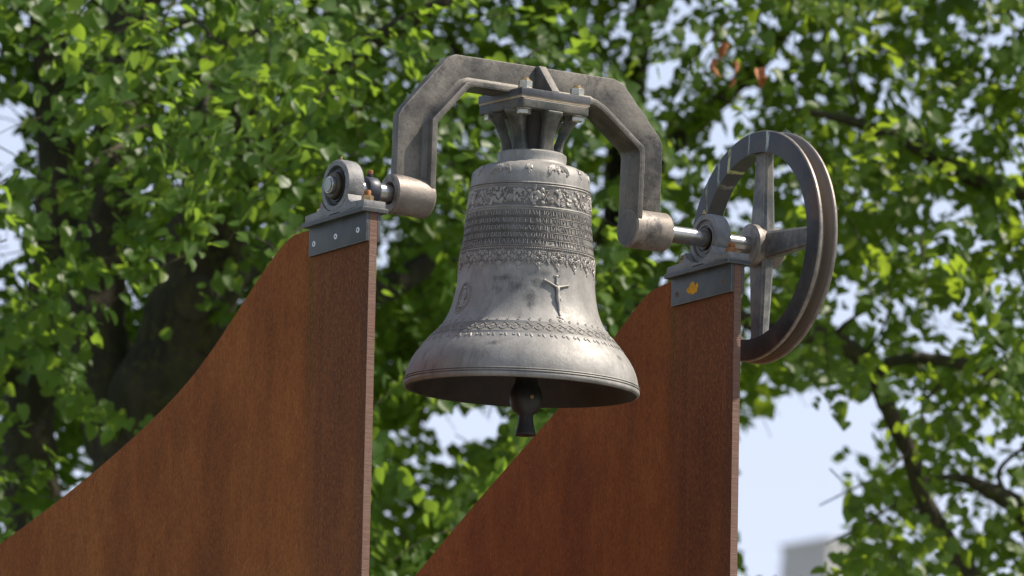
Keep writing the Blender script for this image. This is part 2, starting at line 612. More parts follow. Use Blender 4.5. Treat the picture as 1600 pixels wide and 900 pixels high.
CHEEK = mat_cast('blue_grey_bracket_paint', (0.046, 0.048, 0.048), (0.095, 0.095, 0.090), 0.3, (0.4, 0.6), 12, 0.4, wear=(0.26, 0.25, 0.24))
HOUSING = mat_cast('grey_cast_iron_paint', (0.150, 0.148, 0.148), (0.25, 0.242, 0.232), 0.2, (0.45, 0.65), 30, 1.0)
CROWN = mat_cast('green_brown_bronze', (0.050, 0.056, 0.048), (0.165, 0.148, 0.125), 0.35, (0.45, 0.7), 16, 0.7, wear=(0.30, 0.28, 0.24))
BOSS = mat_cast('bare_cast_boss', (0.19, 0.16, 0.135), (0.33, 0.285, 0.24), 0.35, (0.42, 0.65), 13, 0.7, streak=(0.05, 0.047, 0.045), lo=0.35, hi=0.65, wear=(0.45, 0.40, 0.34))
SHIM = mat_simple('tan_gasket', (0.46, 0.36, 0.25), 0.8, 0, (0.33, 0.25, 0.17), 40)
CHROME = mat_simple('polished_steel_shaft', (0.46, 0.44, 0.42), 0.26, 0.85, (0.38, 0.34, 0.30), 9, 0.05)
ZINC = mat_simple('zinc_plated_steel', (0.50, 0.48, 0.42), 0.32, 0.75, (0.36, 0.32, 0.22), 60)
SCREW = mat_simple('pale_screw_head', (0.62, 0.62, 0.60), 0.35, 0.5, (0.45, 0.45, 0.43), 90)
RUSTY = mat_simple('rusty_bolt', (0.36, 0.15, 0.05), 0.6, 0.3, (0.20, 0.08, 0.03), 90, 0.5)
BRASSY = mat_simple('yellowed_plated_nut', (0.46, 0.33, 0.15), 0.35, 0.7, (0.33, 0.20, 0.09), 80)
RUSTSCREW = mat_simple('rust_stained_screw', (0.16, 0.085, 0.045), 0.6, 0.2, (0.09, 0.05, 0.03), 120)
OLIVE = mat_simple('greasy_brown_race', (0.075, 0.058, 0.035), 0.4, 0.5, (0.04, 0.034, 0.026), 45)
BLACK = mat_simple('black_oxide_steel', (0.028, 0.028, 0.03), 0.42, 0.4, (0.045, 0.043, 0.042), 50)
COLLAR = mat_simple('blue_black_clamp', (0.075, 0.08, 0.095), 0.45, 0.4, (0.05, 0.052, 0.06), 50)
CLAP = mat_simple('black_iron_clapper', (0.03, 0.03, 0.032), 0.5, 0.3, (0.05, 0.046, 0.042), 40, 0.4)
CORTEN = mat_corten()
EDGE = mat_cut_edge()
LICHEN = mat_simple('orange_lichen', (0.66, 0.34, 0.012), 0.9, 0, (0.50, 0.22, 0.01), 160, 0.8)
SOCKET = mat_simple('dark_socket', (0.02, 0.02, 0.02), 0.7)


# ------------------------------------------------------------------ the bell
def rx(p, a=SWING):
    return (p[0], p[1] * math.cos(a) - p[2] * math.sin(a), p[1] * math.sin(a) + p[2] * math.cos(a))


BO = (0, 0, BELL_Z0)
bell = thing('church_bell', 'grey brown bronze bell with raised Latin inscription and crucifix, hanging from the arched yoke', 'bell', rx(BO), (SWING, 0, 0))
m = MB()
inner = [(0.2960, -0.4625), (0.285, -0.4622), (0.272, -0.44), (0.252, -0.41), (0.225, -0.36), (0.196, -0.30), (0.176, -0.24), (0.165, -0.18), (0.158, -0.10), (0.150, 0.0), (0.140, 0.07), (0.10, 0.100), (1e-5, 0.103)]
m.lathe([(1e-5, 0.150)] + BELL_OUT + inner, 2, 160)
body = m.build('bell_body', BRONZE, bell, BO, smooth=42)
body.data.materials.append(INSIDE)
for p in body.data.polygons:          # shade of the bell's hollow painted in with a darker bronze
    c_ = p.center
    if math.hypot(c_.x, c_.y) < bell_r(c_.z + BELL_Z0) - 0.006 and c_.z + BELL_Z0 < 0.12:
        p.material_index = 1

# crown: six curved canons round a core, under a chamfered head plate
m = MB()
P1 = 0.105


def plate_poly(h, c):
    return [(-h + c, -h), (h - c, -h), (h, -h + c), (h, h - c), (h - c, h), (-h + c, h), (-h, h - c), (-h, -h + c)]


m.prism(plate_poly(0.104, 0.006), 0.254, 0.2785, 2)
m.build('head_plate', CROWN, bell, BO, bevel=0.004, bseg=3)
m = MB()
m.lathe([(0.060, 0.150), (0.050, 0.165), (0.047, 0.20), (0.054, 0.235), (0.066, 0.2545)], 2, 32)
m.build('crown_core', INSIDE, bell, BO)
canon = None
for k in range(6):
    a = R_(-90 + 60 * k)
    m = MB()
    ft = 1.0 if k in (1, 5, 2, 4) else 0.4
    prof = [(0.151, 0.079, 0.013, 0.020), (0.163, 0.078, 0.0105, 0.016), (0.180, 0.080, 0.0095, 0.015), (0.200, 0.085 + .002 * ft, 0.0095, 0.015), (0.220, 0.091 + .006 * ft, 0.010, 0.017), (0.238, 0.096 + .013 * ft, 0.0120, 0.021), (0.2465, 0.098 + .019 * ft, 0.0145, 0.024), (0.2545, 0.098 + .020 * ft, 0.0155, 0.026)]
    vs, fs = [], []
    for (z, ro, w, dpt) in prof:
        w *= 1.8
        for (dr, dt) in ((0, -w * 0.75), (0, w * 0.75), (-dpt * 0.3, w), (-dpt * 1.6, w * .9), (-dpt * 1.6, -w * .9), (-dpt * 0.3, -w)):
            r = ro + dr
            vs.append((r * math.cos(a) - dt * math.sin(a), r * math.sin(a) + dt * math.cos(a), z))
    n = 6
    for j in range(len(prof) - 1):
        for i in range(n):
            fs.append((j * n + i, j * n + (i + 1) % n, (j + 1) * n + (i + 1) % n, (j + 1) * n + i))
    fs += [tuple(range(n)), tuple(range((len(prof) - 1) * n, len(prof) * n))]
    m.add(vs, fs)
    m.build('canon', CROWN, bell, BO, bevel=0.002, smooth=60)

# relief: shoulder acanthus sprays ------------------------------------------------
def petal(mb, al, z, ang, L, W, H, ridges=3):
    """a ribbed lobe lying on the bell, its root at (al, z), growing along ang (0 = right, -90 = down)"""
    degm = 1.0 / (bell_r(z) * PI / 180)
    for k in range(ridges):
        off = (k - (ridges - 1) / 2) / max(1, ridges)
        pts, rad = [], []
        for i in range(5):
            t = i / 4
            s = L * t
            q = off * W * math.sin(PI * min(1, 0.25 + 0.75 * t))
            dx = math.cos(ang) * s - math.sin(ang) * q
            dz = math.sin(ang) * s + math.cos(ang) * q
            pts.append(bell_pt(al + dx * degm, z + dz, H * 0.25))
            rad.append(max(0.0006, W / ridges * 0.62 * (0.55 + 0.75 * math.sin(PI * (0.15 + 0.75 * t)))))
        mb.tube(pts, rad, 5)


def curl(mb, al, z, r, H, turn=1.35, start=0.0, hand=1, rad=0.0011, n=12, grow=0.25):
    degm = 1.0 / (bell_r(z) * PI / 180)
    pts = []
    for i in range(n):
        t = i / (n - 1)
        th = start + hand * turn * 2 * PI * t
        q = r * (1 - (1 - grow) * t)
        pts.append(bell_pt(al + q * math.cos(th) * degm, z + q * math.sin(th), H))
    mb.tube(pts, rad, 4)


for k in range(12):
    al = -1.8 + 30.0 * k
    m = MB()
    if k % 2 == 0:
        for a, L in ((-90, .018), (-60, .014), (-120, .014)):
            petal(m, al, 0.106, R_(a), L, 0.008, 0.002, 2)
        for s in (-1, 1):
            curl(m, al + s * 1.6, 0.104, 0.0035, 0.0012, 1.2, 0, s)
            m.blob(bell_pt(al + s * 1.2, 0.088, 0), 0.0030, (1, 1.3, 0.7), bell_frame(al, 0.088))
        m.blob(bell_pt(al, 0.0835, 0), 0.0032, (0.8, 1.3, 0.7), bell_frame(al, 0.084))
        m.build('small_acanthus', RELIEF, bell, BO, smooth=60)
    else:
        al += 0.5
        for j, a in enumerate((-165, -140, -118, -90, -62, -40, -15)):
            L = (0.019, 0.021, 0.018, 0.021, 0.018, 0.021, 0.019)[j]
            petal(m, al + (j - 3) * 1.1, 0.106 - 0.0004 * abs(j - 3), R_(a), L, 0.0085, 0.002, 3)
        for s in (-1, 1):
            petal(m, al + s * 8.2, 0.100, R_(-90 + s * 28), 0.017, 0.008, 0.002, 3)
            curl(m, al + s * 9.6, 0.0835, 0.0035, 0.0012, 1.2, PI / 2, s)
            curl(m, al + s * 3.2, 0.103, 0.0042, 0.0018, 1.3, 0, s)
        m.blob(bell_pt(al, 0.1, 0), 0.004, (1, 1.2, 0.8), bell_frame(al, 0.1))
        m.build('acanthus_spray', RELIEF, bell, BO, smooth=60)

# relief: fruit and flower frieze
m = MB()
random.seed(3)
cnt = 0
step = 0
al = -100.0
while al < 260:
    # a rose, then grapes, then leaves
    for (kind, width) in (('rose', 7), ('leaf', 6), ('grape', 9), ('leaf', 6), ('fruit', 7), ('stem', 4)):
        zc = random.uniform(0.010, 0.032)
        ac = al + width / 2
        if kind == 'rose':
            for rr_, hh in ((0.0095, 0.0008), (0.0065, 0.0016), (0.0034, 0.0024)):
                curl(m, ac, zc, rr_, hh, 1.0, random.uniform(0, 6), 1, 0.0015, 10, 0.95)
            m.blob(bell_pt(ac, zc, 0.0), 0.0085, (1, 1, 0.25), bell_frame(ac, zc))
            m.blob(bell_pt(ac, zc, 0.001), 0.0022, (1, 1, 1), bell_frame(ac, zc))
        elif kind == 'grape':
            for i in range(30):
                a2, z2 = ac + random.uniform(-4.8, 4.8), random.uniform(0.000, 0.044)
                rr_ = random.uniform(0.0022, 0.0036)
                m.blob(bell_pt(a2, z2, 0), rr_, (1, 1, 0.8), bell_frame(a2, z2), 7, 3)
        elif kind == 'leaf':
            for i in range(10):
                petal(m, ac + random.uniform(-3, 3), random.uniform(0.002, 0.042), random.uniform(0, 6.28), random.uniform(0.009, 0.014), 0.007, 0.0016, 2)
        elif kind == 'fruit':
            for i in range(7):
                a2, z2 = ac + random.uniform(-3.5, 3.5), random.uniform(0.001, 0.042)
                m.blob(bell_pt(a2, z2, 0), random.uniform(0.004, 0.006), (1, 1.15, 0.6), bell_frame(a2, z2), 9, 4)
            for i in range(6):
                petal(m, ac + random.uniform(-3.5, 3.5), random.uniform(0.001, 0.043), random.uniform(0, 6.28), 0.010, 0.006, 0.0016, 2)
        else:
            pts = [bell_pt(ac - 3 + 6 * t, 0.004 + 0.036 * t, 0.0015) for t in np.linspace(0, 1, 6)]
            m.tube(pts, 0.0012, 5)
            pts = [bell_pt(ac + 3 - 5 * t, 0.006 + 0.030 * t, 0.0012) for t in np.linspace(0, 1, 6)]
            m.tube(pts, 0.0009, 5)
            for i in range(9):
                a2, z2 = ac + random.uniform(-3, 3), random.uniform(0.001, 0.042)
                m.blob(bell_pt(a2, z2, 0), 0.0022, (1, 1, 0.8), bell_frame(a2, z2), 6, 3)
        al += width
m.build('floral_frieze', RELIEF, bell, BO, smooth=60, kind='stuff', weld=False)

# inscription ---------------------------------------------------------------------
GL = {  # strokes on a 0..1 x 0..1 cell; w = thick, t = thin
    'A': (0.9, [((.02, 0), (.45, 1), 't'), ((.45, 1), (.9, 0), 'w'), ((.2, .38), (.7, .38), 't')]),
    'B': (0.7, [((.12, 0), (.12, 1), 'w'), ((.12, 1), (.5, .95), 't'), ((.5, .95), (.56, .76), 'w'), ((.56, .76), (.12, .54), 't'), ((.4, .54), (.66, .28), 'w'), ((.66, .28), (.5, .03), 'w'), ((.5, .03), (.12, 0), 't')]),
    'C': (0.78, [((.75, .85), (.45, 1), 't'), ((.45, 1), (.12, .75), 'w'), ((.12, .75), (.12, .25), 'w'), ((.12, .25), (.45, 0), 'w'), ((.45, 0), (.75, .17), 't')]),
    'D': (0.85, [((.12, 0), (.12, 1), 'w'), ((.12, 1), (.5, .97), 't'), ((.5, .97), (.78, .7), 'w'), ((.78, .7), (.78, .3), 'w'), ((.78, .3), (.5, .03), 'w'), ((.5, .03), (.12, 0), 't')]),
    'E': (0.68, [((.12, 0), (.12, 1), 'w'), ((.12, .98), (.62, .98), 't'), ((.12, .52), (.5, .52), 't'), ((.12, .02), (.64, .02), 't'), ((.62, .98), (.62, .82), 't'), ((.64, .02), (.64, .2), 't')]),
    'F': (0.64, [((.12, 0), (.12, 1), 'w'), ((.12, .98), (.6, .98), 't'), ((.12, .52), (.48, .52), 't'), ((.6, .98), (.6, .82), 't')]),
    'G': (0.84, [((.76, .85), (.45, 1), 't'), ((.45, 1), (.12, .75), 'w'), ((.12, .75), (.12, .25), 'w'), ((.12, .25), (.45, 0), 'w'), ((.45, 0), (.76, .12), 't'), ((.76, 0), (.76, .42), 'w')]),
    'H': (0.85, [((.12, 0), (.12, 1), 'w'), ((.74, 0), (.74, 1), 'w'), ((.12, .52), (.74, .52), 't')]),
    'I': (0.34, [((.17, 0), (.17, 1), 'w')]),
    'J': (0.45, [((.3, 1), (.3, .1), 'w'), ((.3, .1), (.05, -.05), 't')]),
    'K': (0.8, [((.12, 0), (.12, 1), 'w'), ((.12, .45), (.68, 1), 't'), ((.3, .58), (.74, 0), 'w')]),
    'L': (0.66, [((.12, 0), (.12, 1), 'w'), ((.12, .02), (.62, .02), 't'), ((.62, .02), (.62, .22), 't')]),
    'M': (1.0, [((.1, 0), (.14, 1), 't'), ((.14, 1), (.5, .1), 'w'), ((.5, .1), (.86, 1), 't'), ((.86, 1), (.9, 0), 'w')]),
    'N': (0.88, [((.12, 0), (.12, 1), 't'), ((.12, 1), (.76, 0), 'w'), ((.76, 0), (.76, 1), 't')]),
    'O': (0.88, [((.44, 1), (.12, .75), 'w'), ((.12, .75), (.12, .25), 'w'), ((.12, .25), (.44, 0), 't'), ((.44, 0), (.77, .25), 'w'), ((.77, .25), (.77, .75), 'w'), ((.77, .75), (.44, 1), 't')]),
    'P': (0.68, [((.12, 0), (.12, 1), 'w'), ((.12, 1), (.5, .96), 't'), ((.5, .96), (.62, .72), 'w'), ((.62, .72), (.48, .5), 'w'), ((.48, .5), (.12, .46), 't')]),
    'R': (0.78, [((.12, 0), (.12, 1), 'w'), ((.12, 1), (.5, .96), 't'), ((.5, .96), (.6, .74), 'w'), ((.6, .74), (.12, .5), 't'), ((.35, .5), (.74, 0), 'w')]),
    'S': (0.62, [((.55, .85), (.3, 1), 't'), ((.3, 1), (.1, .76), 'w'), ((.1, .76), (.52, .32), 'w'), ((.52, .32), (.3, 0), 'w'), ((.3, 0), (.06, .15), 't')]),
    'T': (0.8, [((.4, 0), (.4, 1), 'w'), ((.04, .98), (.76, .98), 't'), ((.04, .98), (.04, .82), 't'), ((.76, .98), (.76, .82), 't')]),
    'U': (0.84, [((.12, 1), (.12, .25), 'w'), ((.12, .25), (.42, 0), 'w'), ((.42, 0), (.72, .25), 't'), ((.72, .25), (.72, 1), 't')]),
    'V': (0.84, [((.02, 1), (.42, 0), 'w'), ((.42, 0), (.82, 1), 't')]),
    'X': (0.8, [((.04, 1), (.76, 0), 'w'), ((.76, 1), (.04, 0), 't')]),
    '-': (0.7, [((.08, .45), (.62, .45), 'w')]),
    '.': (0.3, [((.1, .08), (.2, .08), 'w')]),
    ' ': (0.42, []),
}
GL['Q'] = (0.88, GL['O'][1] + [((.5, .2), (.86, -.15), 'w')])


def glyph_run(text):
    x, out = 0.0, []
    for ch in text:
        wd, st = GL[ch]
        out.append((x, st))
        x += wd + 0.13
    return out, x


def inscribe(text, anchor, a_from, a_to, zc, name):
    """text round the bell; the substring 'anchor' spans a_from..a_to degrees"""
    h = 0.0118
    run, total = glyph_run(text)
    i0 = text.index(anchor)
    x0 = run[i0][0]
    x1 = run[i0 + len(anchor)][0] if i0 + len(anchor) < len(run) else total
    k = (a_to - a_from) / (x1 - x0)
    mb = MB()
    for (gx, st) in run:
        for (p, q, t) in st:
            w_ = 0.00100 if t == 'w' else 0.0006
            pts = []
            for u in np.linspace(0, 1, 3):
                X = gx + p[0] + (q[0] - p[0]) * u
                Y = p[1] + (q[1] - p[1]) * u
                pts.append(bell_pt(a_from + (X - x0) * k, zc + (Y - 0.5) * h, 0.0011))
            mb.tube(pts, w_, 4)
            if t == 'w' and p[0] == q[0]:
                for yy in (p[1], q[1]):
                    if yy in (0, 1):
                        X = gx + p[0]
                        mb.tube([bell_pt(a_from + (X - 0.16 - x0) * k, zc + (yy - 0.5) * h, 0.0005), bell_pt(a_from + (X + 0.16 - x0) * k, zc + (yy - 0.5) * h, 0.0005)], 0.0006, 4)
    mb.build(name, RELIEF, bell, BO, smooth=60, kind='stuff', weld=False)


inscribe('FUDERUNT ALMAE ES MATRE ME MARIAM JOSEPHAM DICITIS ET', 'MARIAM ', -12.4, 12.5, -0.0215, 'inscription_line')
inscribe('DE CIVIT C SOL BUSSON V IRIT ET MARIANISTAE AD ME ET', 'MARIANISTAE ', 6.2, 49.0, -0.0415, 'inscription_line')
inscribe('ANNO TE EPISCOPUS NAGASAKII DICAVIT LUCIS ET', 'NAGASAKII ', -14.0, 20.2, -0.0608, 'inscription_line')
inscribe('ALL. PETI. ED DULCISONA QUOTIDIE DEUM IN', 'QUOTIDIE ', 2.4, 33.0, -0.0802, 'inscription_line')
inscribe('ARCHANGELO SALUTATAM RECOLO - FIDELESQUE ET', 'RECOLO ', -4.4, 19.0, -0.0980, 'inscription_line')

# beads
m = MB()
for k in range(190):
    al = k * 360 / 190
    m.blob(bell_pt(al, -0.1140, 0), 0.0024, (1, 1, 0.95), bell_frame(al, -0.1140), 6, 3)
m.build('bead_ring', RELIEF, bell, BO, smooth=60, kind='stuff', weld=False)

# lace frieze: 21 pairs of scrolls with a big and a small pendant
m = MB()
NL = 21
for k in range(NL):
    al = 10.0 + 360.0 * k / NL
    z0 = -0.1225
    for s in (-1, 1):
        curl(m, al + s * 4.1, z0 - 0.0045, 0.0098, 0.0010, 1.7, PI / 2, s, 0.0014, 16, 0.15)
        curl(m, al + s * 1.9, z0 - 0.0195, 0.0060, 0.0010, 1.3, -PI / 2, s, 0.0013, 12, 0.2)
        m.blob(bell_pt(al + s * 4.1, z0 - 0.0045, 0), 0.0030, (1, 1, .8), bell_frame(al, z0))
        petal(m, al + s * 6.4, z0 - 0.010, R_(-90 - s * 30), 0.010, 0.0060, 0.0014, 2)
        petal(m, al + s * 2.6, z0 - 0.012, R_(-90 + s * 25), 0.012, 0.0050, 0.0014, 2)
        m.tube([bell_pt(al + s * (7.2 - 6.0 * t), z0 - 0.013 - 0.022 * t - 0.004 * math.sin(PI * t), 0.0009) for t in np.linspace(0, 1, 6)], 0.0012, 4)
    curl(m, al, z0 - 0.033, 0.0066, 0.0008, 1.0, PI / 2, 1, 0.0015, 12, 0.9)
    m.blob(bell_pt(al, z0 - 0.033, 0), 0.0050, (1, 1.25, .6), bell_frame(al, z0 - 0.03))
    m.blob(bell_pt(al, z0 - 0.0435, 0), 0.0032, (1, 1.9, .7), bell_frame(al, z0 - 0.04))
    m.blob(bell_pt(al, z0 - 0.006, 0), 0.0040, (1, 1.5, .7), bell_frame(al, z0))
    a2 = al + 180.0 / NL
    curl(m, a2, z0 - 0.021, 0.0046, 0.0008, 1.0, PI / 2, 1, 0.0012, 9, 0.9)
    m.blob(bell_pt(a2, z0 - 0.021, 0), 0.0032, (1, 1.2, .7), bell_frame(a2, z0 - 0.02))
    m.blob(bell_pt(a2, z0 - 0.0295, 0), 0.0025, (1, 1.9, .7), bell_frame(a2, z0 - 0.025))
    petal(m, a2, z0 - 0.001, R_(-90), 0.014, 0.007, 0.0014, 2)
    for q in range(3):
        m.blob(bell_pt(al + (q - 1) * 2.6, z0 + 0.0005, 0), 0.0026, (1.2, 1, .8), bell_frame(al, z0), 6, 3)
m.build('lace_frieze', RELIEF, bell, BO, smooth=60, kind='stuff', weld=False)

# lower border of running scrolls with teeth above and curls below
m = MB()
NB = 50
for k in range(NB):
    al = 360.0 * k / NB
    d = 360.0 / NB
    for s, zc in ((1, -0.3185), (-1, -0.3300)):
        pts = [bell_pt(al + d * t, zc + s * 0.0042 * math.sin(2 * PI * t), 0.0008) for t in np.linspace(0, 1, 8)]
        m.tube(pts, 0.0010, 4)
    for q in (0.25, 0.75):
        z2 = -0.3245 + (0.004 if q < .5 else -0.004)
        m.blob(bell_pt(al + d * q, z2, 0), 0.0026, (1.3, 0.8, .6), bell_frame(al + d * q, z2, 0.5))
    curl(m, al + d * 0.25, -0.3235, 0.0034, 0.0006, 1.1, 0, 1, 0.0009, 8, 0.3)
    curl(m, al + d * 0.75, -0.3250, 0.0034, 0.0006, 1.1, PI, -1, 0.0009, 8, 0.3)
    m.blob(bell_pt(al + d * .5, -0.3045, 0), 0.0024, (1, 1.2, .7), bell_frame(al, -0.3045))
    curl(m, al + d * .5, -0.3030, 0.0032, 0.0006, 0.6, 0, 1, 0.0008, 6, 0.9)
    curl(m, al + d * .3, -0.3480, 0.0045, 0.0008, 0.75, PI / 2, 1, 0.0011, 8, 0.5)
    petal(m, al + d * .55, -0.3445, R_(-65), 0.011, 0.004, 0.001, 2)
m.build('scroll_border', RELIEF, bell, BO, smooth=60, kind='stuff', weld=False)

# crucifix
CX = 26.0
dm = 1.0 / (0.186 * PI / 180)


def cp(x, z, h=0.0):
    return bell_pt(CX + x * dm, z, h)


m = MB()
m.tube([cp(-0.0005, -0.186, .001), cp(0, -0.22, .001), cp(0, -0.26, .001), cp(.001, -0.288, .001)], 0.0029, 6)
m.tube([cp(-0.034, -0.1975, .0014), cp(-.002, -0.2100, .0014), cp(0.0, -0.2105, .0014), cp(0.034, -0.2045, .0014)], 0.0031, 6)
for (x, z) in ((-0.034, -0.1965), (0.034, -0.2045)):
    m.blob(cp(x, z), 0.0042, (.9, 1.2, .7), bell_frame(CX, z))
m.blob(cp(0, -0.183), 0.005, (1.3, .8, .6), bell_frame(CX, -0.18))
for s in (-1, 1):
    curl(m, CX + s * 1.8, -0.1825, 0.0032, .001, 1.1, 0, s, .001, 8)
for (x, z, r) in ((0, -0.292, .0045), (-.004, -0.300, .003), (.006, -0.2955, .003), (-.006, -0.2915, .0028), (.002, -0.306, .003), (.010, -0.300, .0022)):
    m.blob(cp(x, z), r, (1.1, 1, .6), bell_frame(CX, z))
cross_o = m.build('crucifix', RELIEF, bell, BO, smooth=60)
m = MB()    # the figure on it, one skin
m.tube([cp(-.032, -.1965, .0030), cp(-.020, -.2025, .0034), cp(-.008, -.2095, .0040), cp(0, -.2130, .0045), cp(.008, -.2110, .0040), cp(.020, -.2078, .0034), cp(.032, -.2040, .0030)], [.0017, .0022, .0027, .0038, .0027, .0022, .0017], 7)
m.tube([cp(0, -.209, .0038), cp(0, -.2150, .0046), cp(.0005, -.223, .0046), cp(.0005, -.231, .0046), cp(0, -.237, .0044), cp(-.0008, -.247, .0044), cp(.0008, -.256, .0044), cp(.0004, -.268, .0034), cp(.0004, -.275, .0028)], [.0026, .0058, .0052, .0042, .0060, .0050, .0042, .0032, .0024], 8)
m.tube([cp(-.0045, -.236, .0050), cp(0, -.2395, .0060), cp(.005, -.237, .0050), cp(.0075, -.249, .0040)], [.0024, .0030, .0024, .0014], 6)
m.blob(cp(-.0012, -.2045, .0030), 0.0044, (.85, 1.1, .9), bell_frame(CX, -.204), 9, 5)
m.build('figure', RELIEF, cross_o, BO, smooth=70)

# oval medallion on the left flank
AM = -58.0
dm2 = 1.0 / (0.190 * PI / 180)


def mp2(x, z, h=0.0):
    return bell_pt(AM + x * dm2, -0.240 + z, h)


m = MB()
for i in range(40):
    t = 2 * PI * i / 40
    m.blob(mp2(.030 * math.cos(t), .041 * math.sin(t)), .0028, (1, 1, .9), bell_frame(AM, -.24), 6, 3)
m.tube([mp2(.026 * math.cos(t), .0365 * math.sin(t), .0012) for t in np.linspace(0, 2 * PI, 33)], .0011, 4)
m.tube([mp2(0, .025, -.001), mp2(0, .010, -.002), mp2(.001, -.008, -.003), mp2(0, -.026, -.004)], [.003, .006, .007, .008], 8)
m.blob(mp2(0, .026, .001), .0055, (.9, 1.1, 1), bell_frame(AM, -.21))
m.tube([mp2(-.004, .012, .002), mp2(-.013, .004, .001), mp2(-.006, -.002, .002)], .0025, 6)
m.tube([mp2(.004, .012, .002), mp2(.013, .004, .001), mp2(.007, -.004, .002)], .0025, 6)
for i in range(14):
    t = random.uniform(0, 6.28)
    m.blob(mp2(.018 * math.cos(t), .027 * math.sin(t)), .0028, (1, 1, .7), bell_frame(AM, -.24), 6, 3)
m.build('medallion', RELIEF, bell, BO, smooth=60)

# clapper: hangs plumb from the swung bell, so it is turned back
cl = MB()
cl.lathe([(1e-5, .10), (.020, .10), (.024, .02), (.025, -.34), (.028, -.405), (.028, -.440), (.030, -.452), (.037, -.465), (.0415, -.480), (.0425, -.494), (.040, -.510), (.033, -.523), (.022, -.530),
          (.0185, -.534), (.0190, -.545), (.0225, -.565), (.0262, -.5800), (.0270, -.5825), (.0265, -.5850), (.015, -.586), (1e-5, -.5865)], 2, 40)
cl.v = [(v[0], v[1], v[2] + .008) for v in cl.v]
co = cl.build('clapper', CLAP, bell, BO, smooth=40)
co.rotation_euler.x = -SWING
co.location = (0, -.511 * math.sin(SWING), .511 * (1 - math.cos(SWING)))
nut = MB()
hexagon(nut, 0.006, 0, 0.004, (0, 0, 0))
no = nut.build('clapper_screw', BRASSY, co)
no.matrix_local = Matrix.Translation(Vector((.0425 * math.cos(CAMA + .35), .0425 * math.sin(CAMA + .35), -.484 + .461))) @ Vector((math.cos(CAMA + .35), math.sin(CAMA + .35), 0)).to_track_quat('Z', 'Y').to_matrix().to_4x4() @ Matrix.Translation((0, 0, -.002))

# ------------------------------------------------------------------ the yoke
yoke = thing('bell_yoke', 'arched dark grey cast yoke with faceted arms that carries the bell over its axle', 'bell yoke', (0, 0, 0), (SWING, 0, 0))
YO = [(-0.411, -0.004), (-0.413, 0.203), (-0.403, 0.222), (-0.278, 0.366), (-0.253, 0.380), (0.232, 0.380), (0.260, 0.370), (0.378, 0.246), (0.389, 0.224), (0.391, -0.004)]
YI = [(-0.312, -0.004), (-0.315, 0.192), (-0.226, 0.292), (-0.210, 0.2975), (0.155, 0.2975), (0.180, 0.286), (0.298, 0.200), (0.301, 0.186), (0.301, -0.004)]


def inset(poly, d):
    """offset an open polyline to its left by d"""
    out = []
    P = [np.array(p, float) for p in poly]
    for i, p in enumerate(P):
        a = P[i] - P[i - 1] if i > 0 else P[1] - P[0]
        b = P[i + 1] - P[i] if i < len(P) - 1 else a
        a, b = a / np.linalg.norm(a), b / np.linalg.norm(b)
        na, nb = np.array([-a[1], a[0]]), np.array([-b[1], b[0]])
        nn = na + nb
        nn /= np.linalg.norm(nn)
        out.append(tuple(p + nn * d / max(0.5, nn @ na)))
    return out


FI = inset(YI, 0.016)
web = YO + inset(YI, 0.008)[::-1]
m = MB()
# web: quads between outer and inner chains would twist; use a triangulated prism
m.prism(web, -0.0155, 0.0155, 1)
wo_ = m.build('yoke_web', YOKE, yoke, bevel=0.0035, bseg=2)
m = MB()
m.prism(YI + FI[::-1], -0.047, 0.047, 1)
m.build('yoke_flange', YOKE, yoke, bevel=0.004, bseg=2)
# fillet where web meets flange, front and back
for s in (-1, 1):
    m = MB()
    A, B = inset(YI, 0.0155), inset(YI, 0.028)
    y0, y1, y2 = s * 0.0150, s * 0.0280, s * 0.0150
    vs, fs = [], []
    C = inset(YI, 0.0195)
    for a, b, c in zip(A, B, C):
        vs += [(a[0], y0, a[1]), (a[0], y1, a[1]), (c[0], s * 0.0192, c[1]), (b[0], y2, b[1])]
    for i in range(len(A) - 1):
        for j in range(4):
            j2 = (j + 1) % 4
            fs.append((i * 4 + j, i * 4 + j2, (i + 1) * 4 + j2, (i + 1) * 4 + j))
    m.add(vs, fs)
    m.build('fillet', YOKE_PLAIN, yoke, smooth=50)
# bosses on the axle
for (x0, x1, hole) in ((-0.424, -0.309, -1), (0.300, 0.416, 1)):
    m = MB()
    if hole < 0:
        prof = [(0.026, x0 + .012), (0.0275, x0 + .003), (0.0310, x0), (0.0470, x0), (0.0510, x0 + .004), (0.0510, x1 - .006), (0.0455, x1), (1e-5, x1)]
    else:
        prof = [(1e-5, x0), (0.0470, x0), (0.0510, x0 + .004), (0.0510, x1 - .006), (0.0465, x1), (0.020, x1)]
    m.lathe(prof, 0, 56)
    m.build('boss', BOSS, yoke, smooth=40)
    if hole > 0:
        m = MB()
        m.cyl(0.0480, x0 - 0.0006, x0 + 0.003, 0, 48, ch=0.0008)
        m.build('boss_end', YOKE, yoke, smooth=40)
# shafts
m = MB()
m.cyl(0.0225, -0.603, -0.40, 0, 48, ch=0.002)
m.build('shaft', CHROME, yoke, smooth=40)
m = MB()
m.cyl(0.0225, 0.41, 0.70, 0, 48, ch=0.001)
m.build('shaft', CHROME, yoke, smooth=40)
m = MB()
m.cyl(0.0185, -0.6055, -0.6032, 0, 32, ch=0.001)
m.build('shaft_end_cap', mat_simple('dull_green_zinc', (0.30, 0.32, 0.27), 0.4, .6, (.22, .24, .2), 40), yoke, smooth=40)
